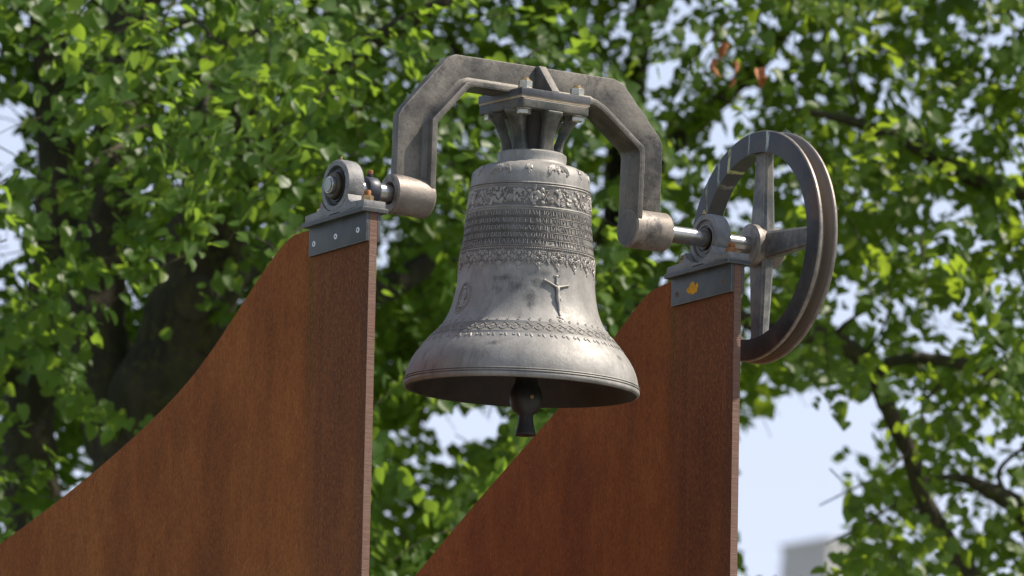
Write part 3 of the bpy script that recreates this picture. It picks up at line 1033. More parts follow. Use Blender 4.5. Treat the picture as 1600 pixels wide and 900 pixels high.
# clamping collar with its screw
m = MB()
m.lathe([(0.0227, -0.497), (0.0325, -0.497), (0.0345, -0.494), (0.0345, -0.467), (0.0325, -0.464), (0.0227, -0.464)], 0, 48, closed=True)
co2 = m.build('clamping_collar', COLLAR, yoke, smooth=40)
m = MB()
m.cyl(0.0085, 0.030, 0.042, 2, 20, (-0.481, 0, 0), ch=.001)
m.build('screw_neck', BLACK, co2)
m = MB()
m.cyl(0.0078, 0.0415, 0.0520, 2, 20, (-0.481, 0, 0), ch=.001)
m.build('screw_head', RUSTY, co2)
# seat plate, gasket, stiffening ribs
m = MB()
m.prism(plate_poly(0.105, 0.001), 0.2845, 0.3035, 2)
m.build('seat_plate', PAINT, yoke, bevel=0.0018)
m = MB()
m.prism(plate_poly(0.1035, 0.001), 0.2785, 0.2846, 2)
m.build('gasket', SHIM, yoke)
for s in (-1, 1):
    m = MB()
    m.prism([(s * 0.0150, 0.3795), (s * 0.0150, 0.3030), (s * 0.101, 0.3030), (s * 0.101, 0.3075), (s * 0.032, 0.3795)], -0.011, 0.011, 0)
    m.build('stiffening_rib', YOKE, yoke, bevel=0.0015)
# hexagon bolts through the seat plate
for bx, by in ((-0.079, -0.078), (0.079, -0.078), (-0.079, 0.078), (0.079, 0.078)):
    m = MB()
    m.cyl(0.0205, 0.3035, 0.3065, 2, 24, (bx, by, 0))
    wsh = m.build('washer', ZINC, yoke, smooth=40)
    m = MB()
    hexagon(m, 0.0190, 0.3065, 0.3260, (bx, by, 0), 0.2)
    m.build('nut', ZINC, yoke, smooth=30)
    m = MB()
    m.lathe([(0.0140, .3258), (0.0135, .3290), (0.0095, .3305), (0.0092, .3345), (1e-5, .3350)], 2, 20, (bx, by, 0))
    m.build('bolt_end', BRASSY, yoke, smooth=40)
    m = MB()
    m.cyl(0.0200, 0.2515, 0.2541, 2, 24, (bx, by, 0))
    hexagon(m, 0.0180, 0.2395, 0.2516, (bx, by, 0), 0.5)
    m.build('bolt_head', ZINC, yoke, smooth=30)

# ------------------------------------------------------------------ the wheel
WX = 0.723
wheel = thing('rope_pulley', 'dark iron rope wheel with four spokes and grooved rim, streaked with pale lichen', 'wheel', (WX, 0, 0), (SWING * 0.55, 0, 0))
g = NG('worn_black_wheel_paint')
x, y, z = g.sep()
n1 = g.noise(9, 7, 0.7)
c = g.mix(g.ramp(n1, 0.4, 0.62), (0.030, 0.030, 0.033), (0.068, 0.064, 0.060))
c = g.mix(g.ramp(g.noise(5, 5, 0.6, loc=(4, 1, 1)), 0.62, 0.68, 0, 0.8), c, (0.10, 0.062, 0.045))
rad = g.math('SQRT', g.math('ADD', g.math('MULTIPLY', y, y), g.math('MULTIPLY', z, z)))
groove = g.math('MULTIPLY', g.ramp(x, -0.020, -0.012, 0, 1), g.ramp(x, 0.016, 0.024, 1, 0))
groove = g.math('MULTIPLY', groove, g.ramp(rad, 0.262, 0.268, 0, 1))
c = g.mix(groove, c, g.mix(n1, (0.150, 0.122, 0.094), (0.215, 0.175, 0.135)))
# worn pale edges of the two flanges
edge = g.math('MULTIPLY', g.ramp(rad, 0.300, 0.303, 0, 1), g.ramp(g.noise(40, 4), 0.3, 0.6, 0.4, 0.9))
c = g.mix(edge, c, (0.30, 0.25, 0.21))
# lichen and lime runs down the upper far side of the rim
for (yy, hw, col, zlo) in ((0.125, 0.0035, (0.48, 0.50, 0.20), 0.185), (0.172, 0.003, (0.30, 0.33, 0.25), 0.17), (-0.055, 0.005, (0.42, 0.45, 0.38), 0.24), (0.03, 0.002, (0.28, 0.30, 0.25), .24), (0.225, 0.0015, (0.36, 0.36, 0.16), 0.11)):
    ys = g.math('ADD', y, g.math('MULTIPLY', g.math('SUBTRACT', g.noise(14, 3, loc=(yy * 50, 0, 0)), 0.5), 0.035))
    st = g.math('MULTIPLY', g.band(ys, yy, hw, 0.003), g.ramp(z, zlo, zlo + 0.02, 0, 1))
    st = g.math('MULTIPLY', st, g.ramp(g.noise(38, 5, 0.7, (1, 1, .5)), 0.38, 0.5, 0.10, 0.80))
    c = g.mix(st, c, col)
g.col(c)
g.set(Metallic=0.3, Roughness=g.ramp(n1, .3, .7, .38, .6))
g.bump(g.math('ADD', g.noise(120, 4, .7), n1), 0.5, 0.0012)
WHEEL = g.m
m = MB()
m.lathe([(0.247, 0.676), (0.298, 0.694), (0.302, 0.6955), (0.3045, 0.698), (0.3045, 0.7035), (0.3025, 0.706), (0.283, 0.7105), (0.274, 0.716), (0.272, 0.723), (0.274, 0.730), (0.283, 0.7355),
         (0.3025, 0.742), (0.3055, 0.7445), (0.3055, 0.750), (0.302, 0.753), (0.298, 0.7545), (0.262, 0.7545), (0.250, 0.7450)], 0, 128, (-WX, 0, 0), closed=True)
m.v = [(v[0] + (0.018 if abs(v[0] + 0.047) < 1e-4 else 0), v[1], v[2]) for v in m.v]
m.build('wheel_rim', WHEEL, wheel, smooth=38)
SPOKE = mat_cast('grey_spoke_paint', (0.085, 0.084, 0.080), (0.26, 0.24, 0.205), 0.3, (0.42, 0.65), 12, 0.6, streak=(0.24, 0.23, 0.2), wear=(0.42, 0.40, 0.36))
for k in range(4):
    a = PI / 2 * k + PI / 2
    vs, fs = [], []
    for (r, w_, t_) in ((0.030, 0.037, 0.0185), (0.060, 0.035, 0.0175), (0.235, 0.0255, 0.0135), (0.247, 0.029, 0.015), (0.2545, 0.038, 0.017)):
        for (dt, dx) in ((-w_, -t_ * .55), (-w_ * .8, -t_), (w_ * .8, -t_), (w_, -t_ * .55), (w_, t_ * .55), (w_ * .8, t_), (-w_ * .8, t_), (-w_, t_ * .55)):
            vs.append((dx, r * math.cos(a) - dt * math.sin(a), r * math.sin(a) + dt * math.cos(a)))
    for j in range(4):
        for i in range(8):
            fs.append((j * 8 + i, j * 8 + (i + 1) % 8, (j + 1) * 8 + (i + 1) % 8, (j + 1) * 8 + i))
    fs += [tuple(range(8)), tuple(range(32, 40))]
    MB().add(vs, fs).build('spoke', SPOKE, wheel, smooth=30)
m = MB()
m.lathe([(0.0227, 0.6755), (0.050, 0.6755), (0.056, 0.680), (0.057, 0.693), (0.052, 0.700), (0.050, 0.74), (0.053, 0.752), (0.054, 0.762), (0.049, 0.768), (1e-5, 0.768)], 0, 56, (-WX, 0, 0))
hub = m.build('hub', BOSS, wheel, smooth=40)

# ------------------------------------------------------------------ pillow block bearings
BX = (-0.551, 0.5535)


def bearing(x, label, collar):
    ks, kx, kc = (1.0, 1.0, -0.008) if collar else (0.98, 0.90, 0.007)      # the right one is the slimmer pattern
    t = thing('pillow_block_bearing', label, 'bearing', (x, 0, -0.075), group='pillow block bearings')
    off = (0, 0, -0.075)
    m = MB()
    # housing ring
    m.lathe([(0.052, -0.0240), (0.064, -0.0240), (0.0665, -0.0215), (0.0675, -0.012), (0.0680, 0.0), (0.0675, 0.012), (0.0665, 0.0215), (0.064, 0.0240), (0.052, 0.0240), (0.050, 0.018), (0.050, -0.018)], 0, 64, closed=True)
    m.v = [(v[0] * kx + kc, v[1] * ks, v[2] * ks) for v in m.v]
    # base with raised shoulders hugging the ring
    base = [(-0.143, -0.0749), (-0.030, -0.0749), (-0.022, -0.0715), (0.022, -0.0715), (0.030, -0.0749), (0.143, -0.0749), (0.143, -0.057), (0.082, -0.0540), (0.070, -0.048), (0.063, -0.030), (0.050, -0.0485), (0.030, -0.0600),
            (0.0, -0.0650), (-0.030, -0.0600), (-0.050, -0.0485), (-0.063, -0.030), (-0.070, -0.046), (-0.082, -0.0535), (-0.143, -0.057)]
    ho = m.build('housing', HOUSING, t, off, smooth=35)
    m = MB()
    m.prism(base, -0.0325, 0.0325, 0)
    m.build('foot', HOUSING, t, off, bevel=0.002)
    m = MB()
    m.lathe([(0.0515, -0.016), (0.0465, -0.0185), (0.044, -0.0165), (0.0415, -0.0165), (0.0400, -0.0200), (0.0365, -0.0205), (0.034, -0.016), (0.0235, -0.016), (0.0235, 0.016), (0.034, 0.016), (0.0365, 0.0205), (0.0465, 0.0185), (0.0515, 0.016)], 0, 56)
    m.v = [(v[0] * kx + kc, v[1] * ks, v[2] * ks) for v in m.v]
    m.build('outer_race', BLACK if collar else HOUSING, t, off, smooth=40)
    m = MB()
    xo = -0.042 if collar else -0.016
    m.lathe([(0.0228, xo), (0.0285 if not collar else 0.030, xo), (0.0300 if not collar else 0.0345, xo + 0.004), (0.030 if not collar else 0.0355, xo + 0.012), (0.030 if not collar else 0.0345, -0.012), (0.030, 0.030), (0.0228, 0.030)], 0, 48, closed=True)
    m.build('inner_race', OLIVE, t, off, smooth=40)
    # grease nipple
    m = MB()
    m.cyl(0.0042, 0.066, 0.0715, 2, 10, (-0.012, 0.004, 0))
    m.lathe([(0.002, 0.0715), (0.0027, 0.0745), (0.0015, 0.077), (1e-5, 0.0775)], 2, 10, (-0.012, 0.004, 0))
    m.build('grease_nipple', BRASSY, t, off, smooth=40)
    # raised numerals' pad on the base flank
    m = MB()
    m.box((-0.0340, -0.112, -0.0715), (-0.0322, -0.066, -0.0585))
    pad = m.build('number_pad', HOUSING, t, off, bevel=0.0006)
    for by in (-0.108, 0.108):
        m = MB()
        m.cyl(0.0165, -0.0570, -0.0545, 2, 24, (0, by, 0))
        m.build('washer', BRASSY, t, off, smooth=40)
        m = MB()
        hexagon(m, 0.0155, -0.0545, -0.0395, (0, by, 0), 0.45)
        m.build('nut', BRASSY if collar else RUSTY, t, off, smooth=30)
        m = MB()
        m.cyl(0.0088, -0.0400, -0.0255, 2, 16, (0, by, 0), ch=0.001)
        for q in range(4):
            m.lathe([(0.0088, -0.0385 + q * .0026), (0.0096, -0.0373 + q * .0026), (0.0088, -0.0361 + q * .0026)], 2, 16, (0, by, 0))
        m.build('stud', RUSTY, t, off, smooth=40)
    return t


bearing(BX[0], 'grey pillow block bearing on the left plate with brown race and round shaft end', True)
bearing(BX[1], 'grey pillow block bearing beside the rope wheel with polished shaft running through it', False)


# ------------------------------------------------------------------ brackets
def bracket(x, label, left):
    t = thing('mounting_bracket', label, 'bracket', (x, 0, -0.16), group='bearing brackets')
    off = (0, 0, -0.16)
    m = MB()
    m.prism([(-0.0375, -0.149), (0.0375, -0.149), (0.0375, 0.150), (-0.0375, 0.150)], -0.0872, -0.0752, 2)
    m.build('top_plate', CHEEK, t, off, bevel=0.002)
    for s in (-1, 1):
        m = MB()
        a, b = sorted((s * 0.0119, s * 0.0205))
        m.box((a, -0.1405, -0.1605), (b, 0.1405, -0.0873))
        ck = m.build('cheek_plate', CHEEK, t, off, bevel=0.0012)
        for i, (yy, zz) in enumerate(((0.115, -0.131), (0.009 if left else 0.034, -0.128), (-0.099, -0.128))):
            m = MB()
            if s < 0:
                m.lathe([(1e-5, -0.0207), (0.0030, -0.0207), (0.0032, -0.0217), (0.0070, -0.0217), (0.0080, -0.0203)], 0, 24, (0, yy, zz))
            else:
                m.lathe([(1e-5, 0.0300), (0.005, 0.0300), (0.0055, 0.0290), (0.0055, 0.0204)], 0, 16, (0, yy, zz))
            sc = m.build('screw', (SCREW if left else RUSTSCREW) if s < 0 else BRASSY, ck, off, smooth=30)
            if s < 0:
                m = MB()
                m.cyl(0.0030, -0.0214, -0.0209, 0, 6, (0, yy, zz))
                # the socket is a fourth-level detail, so it is joined to the cheek's own level
                m.build('screw_socket', SOCKET, ck, off)
    if not left:
        m = MB()
        random.seed(12)
        for i in range(70):
            a = random.uniform(0, 6.28)
            q = random.random() ** 0.6
            yy, zz = 0.040 + 0.023 * q * math.cos(a), -0.1255 + 0.0125 * q * math.sin(a)
            if math.hypot(yy - 0.030, zz + 0.118) < 0.005 or math.hypot(yy - 0.058, zz + .116) < .008:
                continue
            fr = np.array([[0, 0, 1], [0, 1, 0], [-1, 0, 0]], float)
            m.blob((-0.0206, yy, zz), random.uniform(0.0045, 0.0065), (1, 1, 0.28), fr, 8, 2)
        m.build('lichen', LICHEN, t, off, kind='stuff', weld=False)
    return t


bracket(BX[0], 'dark grey steel bracket with pale screw heads clamped over the left plate top', True)
bracket(BX[1], 'dark grey steel bracket with rusty screws and an orange lichen patch on the right plate', False)

# ------------------------------------------------------------------ steel plates
PL = [(0.150, -0.0876), (0.215, -0.0885), (0.245, -0.092), (0.280, -0.105), (0.340, -0.136), (0.417, -0.184), (0.511, -0.250), (0.620, -0.322), (0.733, -0.388), (0.890, -0.456), (1.061, -0.517), (1.230, -0.570), (1.398, -0.618), (1.746, -0.706), (2.3, -0.83), (3.0, -1.00)]
PR = [(0.150, -0.0876), (0.235, -0.099), (0.262, -0.1065), (0.300, -0.123), (0.350, -0.153), (0.423, -0.200), (0.510, -0.257), (0.606, -0.312), (0.700, -0.361), (0.808, -0.414), (0.960, -0.492), (1.107, -0.566), (1.397, -0.722), (1.8, -0.94), (2.4, -1.26), (3.0, -1.58)]


def smooth_profile(p, n=7):
    """the cut edge is one fair curve through the measured points"""
    out = [p[0], p[1]]
    for i in range(1, len(p) - 2):
        q = [np.array(p[k]) for k in (i - 1, i, i + 1, i + 2)]
        for k in range(1, n + 1):
            u = k / n
            v = 0.5 * (2 * q[1] + (q[2] - q[0]) * u + (2 * q[0] - 5 * q[1] + 4 * q[2] - q[3]) * u * u + (3 * q[1] - q[0] - 3 * q[2] + q[3]) * u ** 3)
            out.append((float(v[0]), float(v[1])))
    out.append(p[-1])
    a_ = np.array(out)
    for _ in range(14):
        a_[6:-1] = 0.25 * a_[5:-2] + 0.5 * a_[6:-1] + 0.25 * a_[7:]
    return [tuple(v) for v in a_]


def steel_plate(x, prof, label):
    prof = smooth_profile(prof)
    t = thing('steel_plate', label, 'steel plate', (x, 0, GROUND), group='rusted steel plates')
    off = (0, 0, GROUND)
    end = prof[-1]
    outline = [(-0.1403, -0.0876)] + prof + [(end[0], GROUND), (-0.1403, GROUND)]
    m = MB()
    m.prism(outline, -0.0115, 0.0115, 0)
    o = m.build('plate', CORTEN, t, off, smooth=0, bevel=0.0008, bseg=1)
    me = o.data
    me.materials.append(EDGE)
    for p in me.polygons:
        if abs(p.normal.x) < 0.5:
            p.material_index = 1
    return t


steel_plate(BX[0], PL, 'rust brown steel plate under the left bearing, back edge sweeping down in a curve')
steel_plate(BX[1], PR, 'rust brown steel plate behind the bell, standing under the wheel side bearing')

# ------------------------------------------------------------------ trees
BARK = mat_bark()
LEAF_A = mat_leaf('linden_leaf_green', (0.050, 0.110, 0.020), (0.088, 0.150, 0.032), (0.34, 0.52, 0.045))
LEAF_B = mat_leaf('linden_leaf_deep', (0.048, 0.102, 0.018), (0.082, 0.142, 0.026), (0.42, 0.58, 0.04))

# heart-shaped leaf: u along the midrib, v across
LT = np.array([(0, 0, 0), (0.42, 0, -.03), (0.78, 0, -.02), (1.08, 0, -.10),
               (-.10, .24, .06), (.12, .47, .11), (.45, .46, .10), (.80, .24, .03),
               (-.10, -.24, .06), (.12, -.47, .11), (.45, -.46, .10), (.80, -.24, .03)], float)
LF = [(0, 1, 5, 4), (1, 2, 6, 5), (2, 3, 7, 6), (0, 8, 9, 1), (1, 9, 10, 2), (2, 10, 11, 3)]


def mesh_np(name, V, loops, starts, totals, mat, smooth=True):
    me = bpy.data.meshes.new(name)
    me.vertices.add(len(V))
    me.vertices.foreach_set('co', np.asarray(V, np.float32).ravel())
    me.loops.add(len(loops))
    me.loops.foreach_set('vertex_index', np.asarray(loops, np.int32))
    me.polygons.add(len(starts))
    me.polygons.foreach_set('loop_start', np.asarray(starts, np.int32))
    me.polygons.foreach_set('loop_total', np.asarray(totals, np.int32))
    if smooth:
        me.polygons.foreach_set('use_smooth', np.ones(len(starts), bool))
    me.update(calc_edges=True)
    me.materials.append(mat)
    return me


def leaf_frames(P, nrm, size, rg):
    """orientation matrices for leaves at P with normals nrm: rows u (drooping midrib), v, n"""
    n = nrm / np.linalg.norm(nrm, axis=1)[:, None]
    droop = rg.normal(0, .55, P.shape) + np.array([0, 0, -0.75])
    u = droop - n * np.sum(droop * n, 1)[:, None]
    u /= np.linalg.norm(u, axis=1)[:, None]
    v = np.cross(n, u)
    return u, v, n


def leaves_mesh(name, P, U, V_, N, size, mat):
    k = len(P)
    a = LT[None, :, :] * size[:, None, None]
    verts = P[:, None, :] + a[:, :, 0:1] * U[:, None, :] + a[:, :, 1:2] * V_[:, None, :] + a[:, :, 2:3] * N[:, None, :]
    verts = verts.reshape(-1, 3)
    base = np.array(LF).ravel()
    loops = (base[None, :] + 12 * np.arange(k)[:, None]).ravel()
    nf = len(LF)
    starts = np.arange(k * nf) * 4
    return mesh_np(name, verts, loops, starts, np.full(k * nf, 4), mat)


TO_CAM = -CF


def to_px(P):
    d = P - CAM_P
    z = d @ CF
    return 800 + FPX * (d @ CR) / z, 450 - FPX * (d @ CU) / z, z


# open patches of sky seen through the crowns: centre, half sizes, how clear
GAPS = [(1228, 775, 84, 130, 1.0), (1290, 665, 80, 60, .75), (1200, 700, 55, 45, .8), (1320, 725, 45, 40, .6), (1400, 620, 70, 40, .6), (1430, 520, 90, 36, .55), (1340, 470, 50, 50, .5),
        (1560, 690, 50, 45, .4), (1500, 480, 60, 26, .4), (725, 660, 62, 26, 1.0), (660, 690, 55, 34, .6), (640, 790, 40, 45, .45), (700, 740, 50, 30, .5), (1250, 85, 80, 34, .5), (1080, 45, 60, 30, .5), (1030, 140, 34, 34, .5),
        (1330, 40, 40, 40, .4), (1480, 200, 40, 30, .35), (940, 340, 30, 50, .4), (1230, 300, 40, 50, .3), (165, 380, 18, 42, 1.0), (150, 340, 22, 40, .6), (8, 215, 22, 60, .85), (10, 380, 25, 35, .8), (20, 420, 40, 30, .5), (610, 400, 30, 45, .55), (600, 190, 16, 16, .5),
        (570, 300, 24, 24, .5), (430, 250, 16, 20, .5), (400, 345, 20, 25, .5), (215, 245, 12, 14, .6), (245, 285, 12, 14, .6), (470, 20, 16, 12, .5), (700, 210, 25, 25, .4), (260, 10, 16, 16, .5), (30, 600, 20, 30, .4), (960, 250, 22, 34, .4)]
HOLLOW = [(255, 590, 60, 150, .72), (300, 450, 50, 60, .6), (60, 640, 40, 70, .5)]   # where the nearer leaves part in front of the dark trunks


def openness(px, py, soft=1.0):
    o = np.zeros_like(px)
    for (cx, cy, rx_, ry_, s) in GAPS:
        d = np.sqrt(((px - cx) / rx_) ** 2 + ((py - cy) / ry_) ** 2)
        o = np.maximum(o, s * np.clip((1.28 - d) / 0.4 * soft, 0, 1))
    return o


def spray_leaves(rg, n_spray, x_rng, y_rng, z_rng, keep, per=(11, 24), size=(0.041, 0.062)):
    """hanging leafy sprays through a block of the crown; returns leaf and twig data"""
    P, N, T = [], [], []
    got = 0
    tries = 0
    while got < n_spray and tries < 60 * n_spray:
        tries += 1
        px, py = rg.uniform(*x_rng), rg.uniform(*y_rng)
        z = rg.uniform(*z_rng)
        if rg.random() > keep(px, py, z):
            continue
        c = at(px, py, z)
        if mnoise.noise(Vector(c * 1.55)) + 0.5 * mnoise.noise(Vector(c * 3.7 + 9)) < rg.uniform(-0.42, 0.10):
            continue
        got += 1
        L = rg.uniform(0.20, 0.42)
        az = rg.uniform(0, 2 * PI)
        d = np.array([math.cos(az), math.sin(az), rg.uniform(-0.8, 0.15)])
        d /= np.linalg.norm(d)
        pts = [c + d * L * (t - .5) + np.array([0, 0, -0.12 * (t ** 2)]) for t in np.linspace(0, 1, 5)]
        T.append(pts)
        k = rg.integers(*per)
        side = np.cross(d, (0, 0, 1))
        base_n = np.array([0, 0, 0.42]) + 0.30 * sun_dir + 0.52 * TO_CAM + rg.normal(0, 0.42, 3)
        for i in range(k):
            t = (i + rg.random()) / k
            j = min(3, int(t * 4))
            q = pts[j] + (pts[j + 1] - pts[j]) * (t * 4 - j)
            s_ = 1 if i % 2 else -1
            q = q + side * s_ * abs(rg.normal(0.022, 0.018)) + np.array([0, 0, rg.normal(-0.012, 0.020)])
            P.append(q)
            N.append(base_n + rg.normal(0, 0.27, 3) + side * s_ * 0.15)
    P, N = np.array(P), np.array(N)
    return P, N, T, rg.uniform(size[0], size[1], len(P)) * np.where(rg.random(len(P)) < .25, .62, 1.0)


def tree(name, label, trunk, limbs, blocks, outer, mat, seed, hero=300, name_hollow=False):
    rg = np.random.default_rng(seed)
    base = trunk[0][0]
    t = thing(name, label, 'tree', tuple(base), group=None)
    off = tuple(base)

    def wood(path, nm, seg):
        pts = [np.array(p, float) for p, r in path]
        rad = [r for p, r in path]
        # resample smoothly and roughen
        out, ro = [], []
        for i in range(len(pts) - 1):
            p0, p1 = pts[max(i - 1, 0)], pts[i]
            p2, p3 = pts[i + 1], pts[min(i + 2, len(pts) - 1)]
            n_ = 8
            for k in range(n_):
                u = k / n_
                q = 0.5 * ((2 * p1) + (-p0 + p2) * u + (2 * p0 - 5 * p1 + 4 * p2 - p3) * u * u + (-p0 + 3 * p1 - 3 * p2 + p3) * u ** 3)
                out.append(q + rg.normal(0, 0.05, 3) * rad[i])
                ro.append((rad[i] + (rad[i + 1] - rad[i]) * u) * rg.uniform(0.93, 1.08))
        out.append(pts[-1])
        ro.append(rad[-1])
        m_ = MB()
        m_.tube(out, ro, seg)
        return m_.build(nm, BARK, t, off, smooth=70, recalc=False)

    wood(trunk, 'trunk', 20)
    for lb in limbs:
        wood(lb, 'limb', 10)
    Ps, Ns, Ss, Ts = [], [], [], []
    for b in blocks:
        P, N, T, s = spray_leaves(rg, **b)
        Ps.append(P); Ns.append(N); Ss.append(s); Ts += T
    P, N, s = np.concatenate(Ps), np.concatenate(Ns), np.concatenate(Ss)
    px, py, z = to_px(P)
    op = openness(px, py, 1.6)
    keepm = (rg.random(len(P)) > op * 0.97) & (op < 0.8)
    if name_hollow:
        for (hx, hy, hw, hh, hs) in HOLLOW:
            dd = np.sqrt(((px - hx) / hw) ** 2 + ((py - hy) / hh) ** 2)
            keepm &= ~((z < 27.6) & (rg.random(len(P)) < np.clip((1.25 - dd) / .4, 0, hs)))
    P, N, s, px, py, z = P[keepm], N[keepm], s[keepm], px[keepm], py[keepm], z[keepm]
    U, V_, Nn = leaf_frames(P, N, s, rg)
    vis = (px > 10) & (px < 1590) & (py > 10) & (py < 890)
    order = np.argsort(np.where(vis, z, 1e6))
    hero_i, rest_i = order[:hero], order[hero:]
    # the nearest leaves are parts of their own, sharing four leaf meshes
    protos = []
    for k in range(4):
        a = LT.copy()
        a[:, 2] *= (0.6, 1.2, 1.8, -0.5)[k]
        a[:, 1] *= (1.0, .9, 1.05, .95)[k]
        me = bpy.data.meshes.new('leaf')
        me.from_pydata([tuple(p) for p in a], [], LF)
        me.polygons.foreach_set('use_smooth', [True] * len(LF))
        me.materials.append(mat)
        protos.append(me)
    for i in hero_i:
        o = bpy.data.objects.new('leaf', protos[int(i) % 4])
        COL.objects.link(o)
        o.parent = t
        sc_ = s[i]
        u, v, n = U[i] * sc_, V_[i] * sc_, Nn[i] * sc_
        q = P[i] - base
        o.matrix_local = Matrix(((u[0], v[0], n[0], q[0]), (u[1], v[1], n[1], q[1]), (u[2], v[2], n[2], q[2]), (0, 0, 0, 1)))
    me = leaves_mesh('crown', P[rest_i] - base, U[rest_i], V_[rest_i], Nn[rest_i], s[rest_i], mat)
    o = bpy.data.objects.new('crown', me)
    COL.objects.link(o)
    o.parent = t
    o['kind'] = 'stuff'
    # twigs that carry the sprays
    m_ = MB()
    for T in Ts:
        pt = np.array(T)
        x_, y_, z_ = to_px(pt[2:3])
        if openness(x_, y_)[0] > .08 or rg.random() < .4:
            continue
        m_.tube(T, [0.0034, 0.003, 0.0024, 0.0018, 0.0012], 4, cap=False)
    o = m_.build('twigs', BARK, t, off, smooth=70, recalc=False, kind='stuff')
    # the rest of the crown, above, behind and beside what the photo shows
    (cx, cy, cz), (ra, rb, rc), cnt_, sz = outer
    C = np.array([cx, cy, cz])
    q = rg.normal(0, 1, (cnt_ * 2, 3))
    q /= np.linalg.norm(q, axis=1)[:, None]
    q *= (rg.random(len(q)) ** 0.42)[:, None]
    # clumpy
    cl_ = rg.normal(0, 1, (260, 3))
    cl_ /= np.linalg.norm(cl_, axis=1)[:, None]
    cl_ *= (rg.random(260) ** 0.4)[:, None]
    idx = rg.integers(0, 260, len(q))
    q = cl_[idx] * 0.93 + rg.normal(0, 0.085, q.shape)
    Q = C + q * np.array([ra, rb, rc])
    x_, y_, z_ = to_px(Q)
    inview = (x_ > -60) & (x_ < 1660) & (y_ > -50) & (y_ < 960) & (z_ > 0)
    Q = Q[~inview & (Q[:, 2] > GROUND + 1.8)][:cnt_]
    Nq = np.array([0, 0, .8]) + (Q - C) / np.array([ra, rb, rc]) * .6 + rg.normal(0, .45, Q.shape)
    sq_ = rg.uniform(sz * .75, sz * 1.25, len(Q))
    U, V_, Nn = leaf_frames(Q, Nq, sq_, rg)
    me = leaves_mesh('outer_crown', Q - base, U, V_, Nn, sq_, mat)
    o = bpy.data.objects.new('outer_crown', me)
    COL.objects.link(o)
    o.parent = t
    o['kind'] = 'stuff'
    print(name, 'leaves', len(P), 'outer', len(Q))
    return t


def A(px, py, d, r):
    return (at(px, py, d), r)


def ground_pt(px, d):
    p = at(px, 900, d)
    return np.array([p[0], p[1], GROUND - 0.05])


def dark_left(px, py, z):
    # shaded hollow round the trunk
    k = 1.0
    if 150 < px < 420 and 380 < py < 720:
        k = 0.28
    if px < 200 and py > 600:
        k = 0.4
    return k


def keep_left(px, py, z):
    k = dark_left(px, py, z)
    if px > 560:
        k *= max(0.25, 1 - (px - 560) / 900)
    return k * (1 - float(openness(np.array([px]), np.array([py]))[0]))


def keep_back(px, py, z):
    return 1 - float(openness(np.array([px]), np.array([py]))[0])


def keep_mid(px, py, z):
    k = 1.0 if px < 1050 else 0.75
    return k * (1 - float(openness(np.array([px]), np.array([py]))[0]))


def keep_right(px, py, z):
    k = min(1.0, max(0.12, (px - 900) / 500))
    if py < 350:
        k = min(k + .25, 1)
    return k * (1 - float(openness(np.array([px]), np.array([py]))[0]))


tree('linden_tree', 'big dark leaning linden trunk with dense sunlit leaves behind the left steel plate',
     [(ground_pt(150, 27.5), .48), A(175, 1500, 27.5, .33), A(225, 900, 27.6, .23), A(245, 660, 27.6, .185), A(300, 470, 27.6, .16), A(345, 250, 27.6, .13), A(370, 0, 27.6, .11), A(390, -500, 27.8, .08), A(380, -1400, 28, .04)],
     [[A(215, 760, 27.6, .15), A(150, 520, 27.8, .11), A(175, 300, 28, .10), A(195, 120, 28.1, .10), A(215, -60, 28.1, .09), A(260, -700, 28.5, .05)],
      [A(100, 1500, 28.3, .16), A(60, 900, 28.3, .12), A(45, 620, 28.4, .10), A(90, 380, 28.5, .085), A(80, 100, 28.5, .07), A(40, -500, 28.5, .04)],
      [A(330, 330, 27.4, .07), A(450, 190, 26.8, .05), A(560, 80, 26.4, .035), A(700, 0, 26, .02)],
      [A(300, 470, 27.4, .08), A(430, 400, 28.2, .07), A(560, 460, 29, .055), A(690, 400, 29.5, .045), A(800, 330, 30, .03)],
      [A(200, 230, 27.5, .022), A(190, 235, 26.2, .018), A(160, 245, 25.6, .012), A(130, 270, 25.3, .007)],
      [A(320, 90, 27.2, .02), A(325, 180, 26.0, .012), A(345, 225, 25.8, .008), A(370, 240, 25.7, .005)],
      [A(200, 160, 27.2, .02), A(205, 185, 26.0, .014), A(190, 225, 25.8, .011), A(155, 243, 25.7, .008)],
      [A(240, 60, 27.2, .018), A(300, 30, 26.2, .010), A(330, 60, 25.9, .006)],
      [A(45, 620, 28.4, .05), A(-150, 400, 28, .03), A(-300, 200, 27.5, .015)]],
     [dict(n_spray=900, x_rng=(-350, 1000), y_rng=(-260, 1000), z_rng=(25.2, 28.5), keep=keep_left),
      dict(n_spray=900, x_rng=(-350, 950), y_rng=(-260, 1000), z_rng=(28.6, 32.5), keep=keep_back, size=(.042, .062)),
      dict(n_spray=300, x_rng=(-120, 460), y_rng=(360, 1000), z_rng=(29.4, 33), keep=keep_back),
      dict(n_spray=150, x_rng=(-250, 560), y_rng=(-120, 430), z_rng=(24.2, 25.6), keep=keep_left, per=(9, 17))],
     (tuple(at(200, -900, 32.0)), (4.6, 4.2, 4.6), 46000, .105), LEAF_A, 11, name_hollow=True)

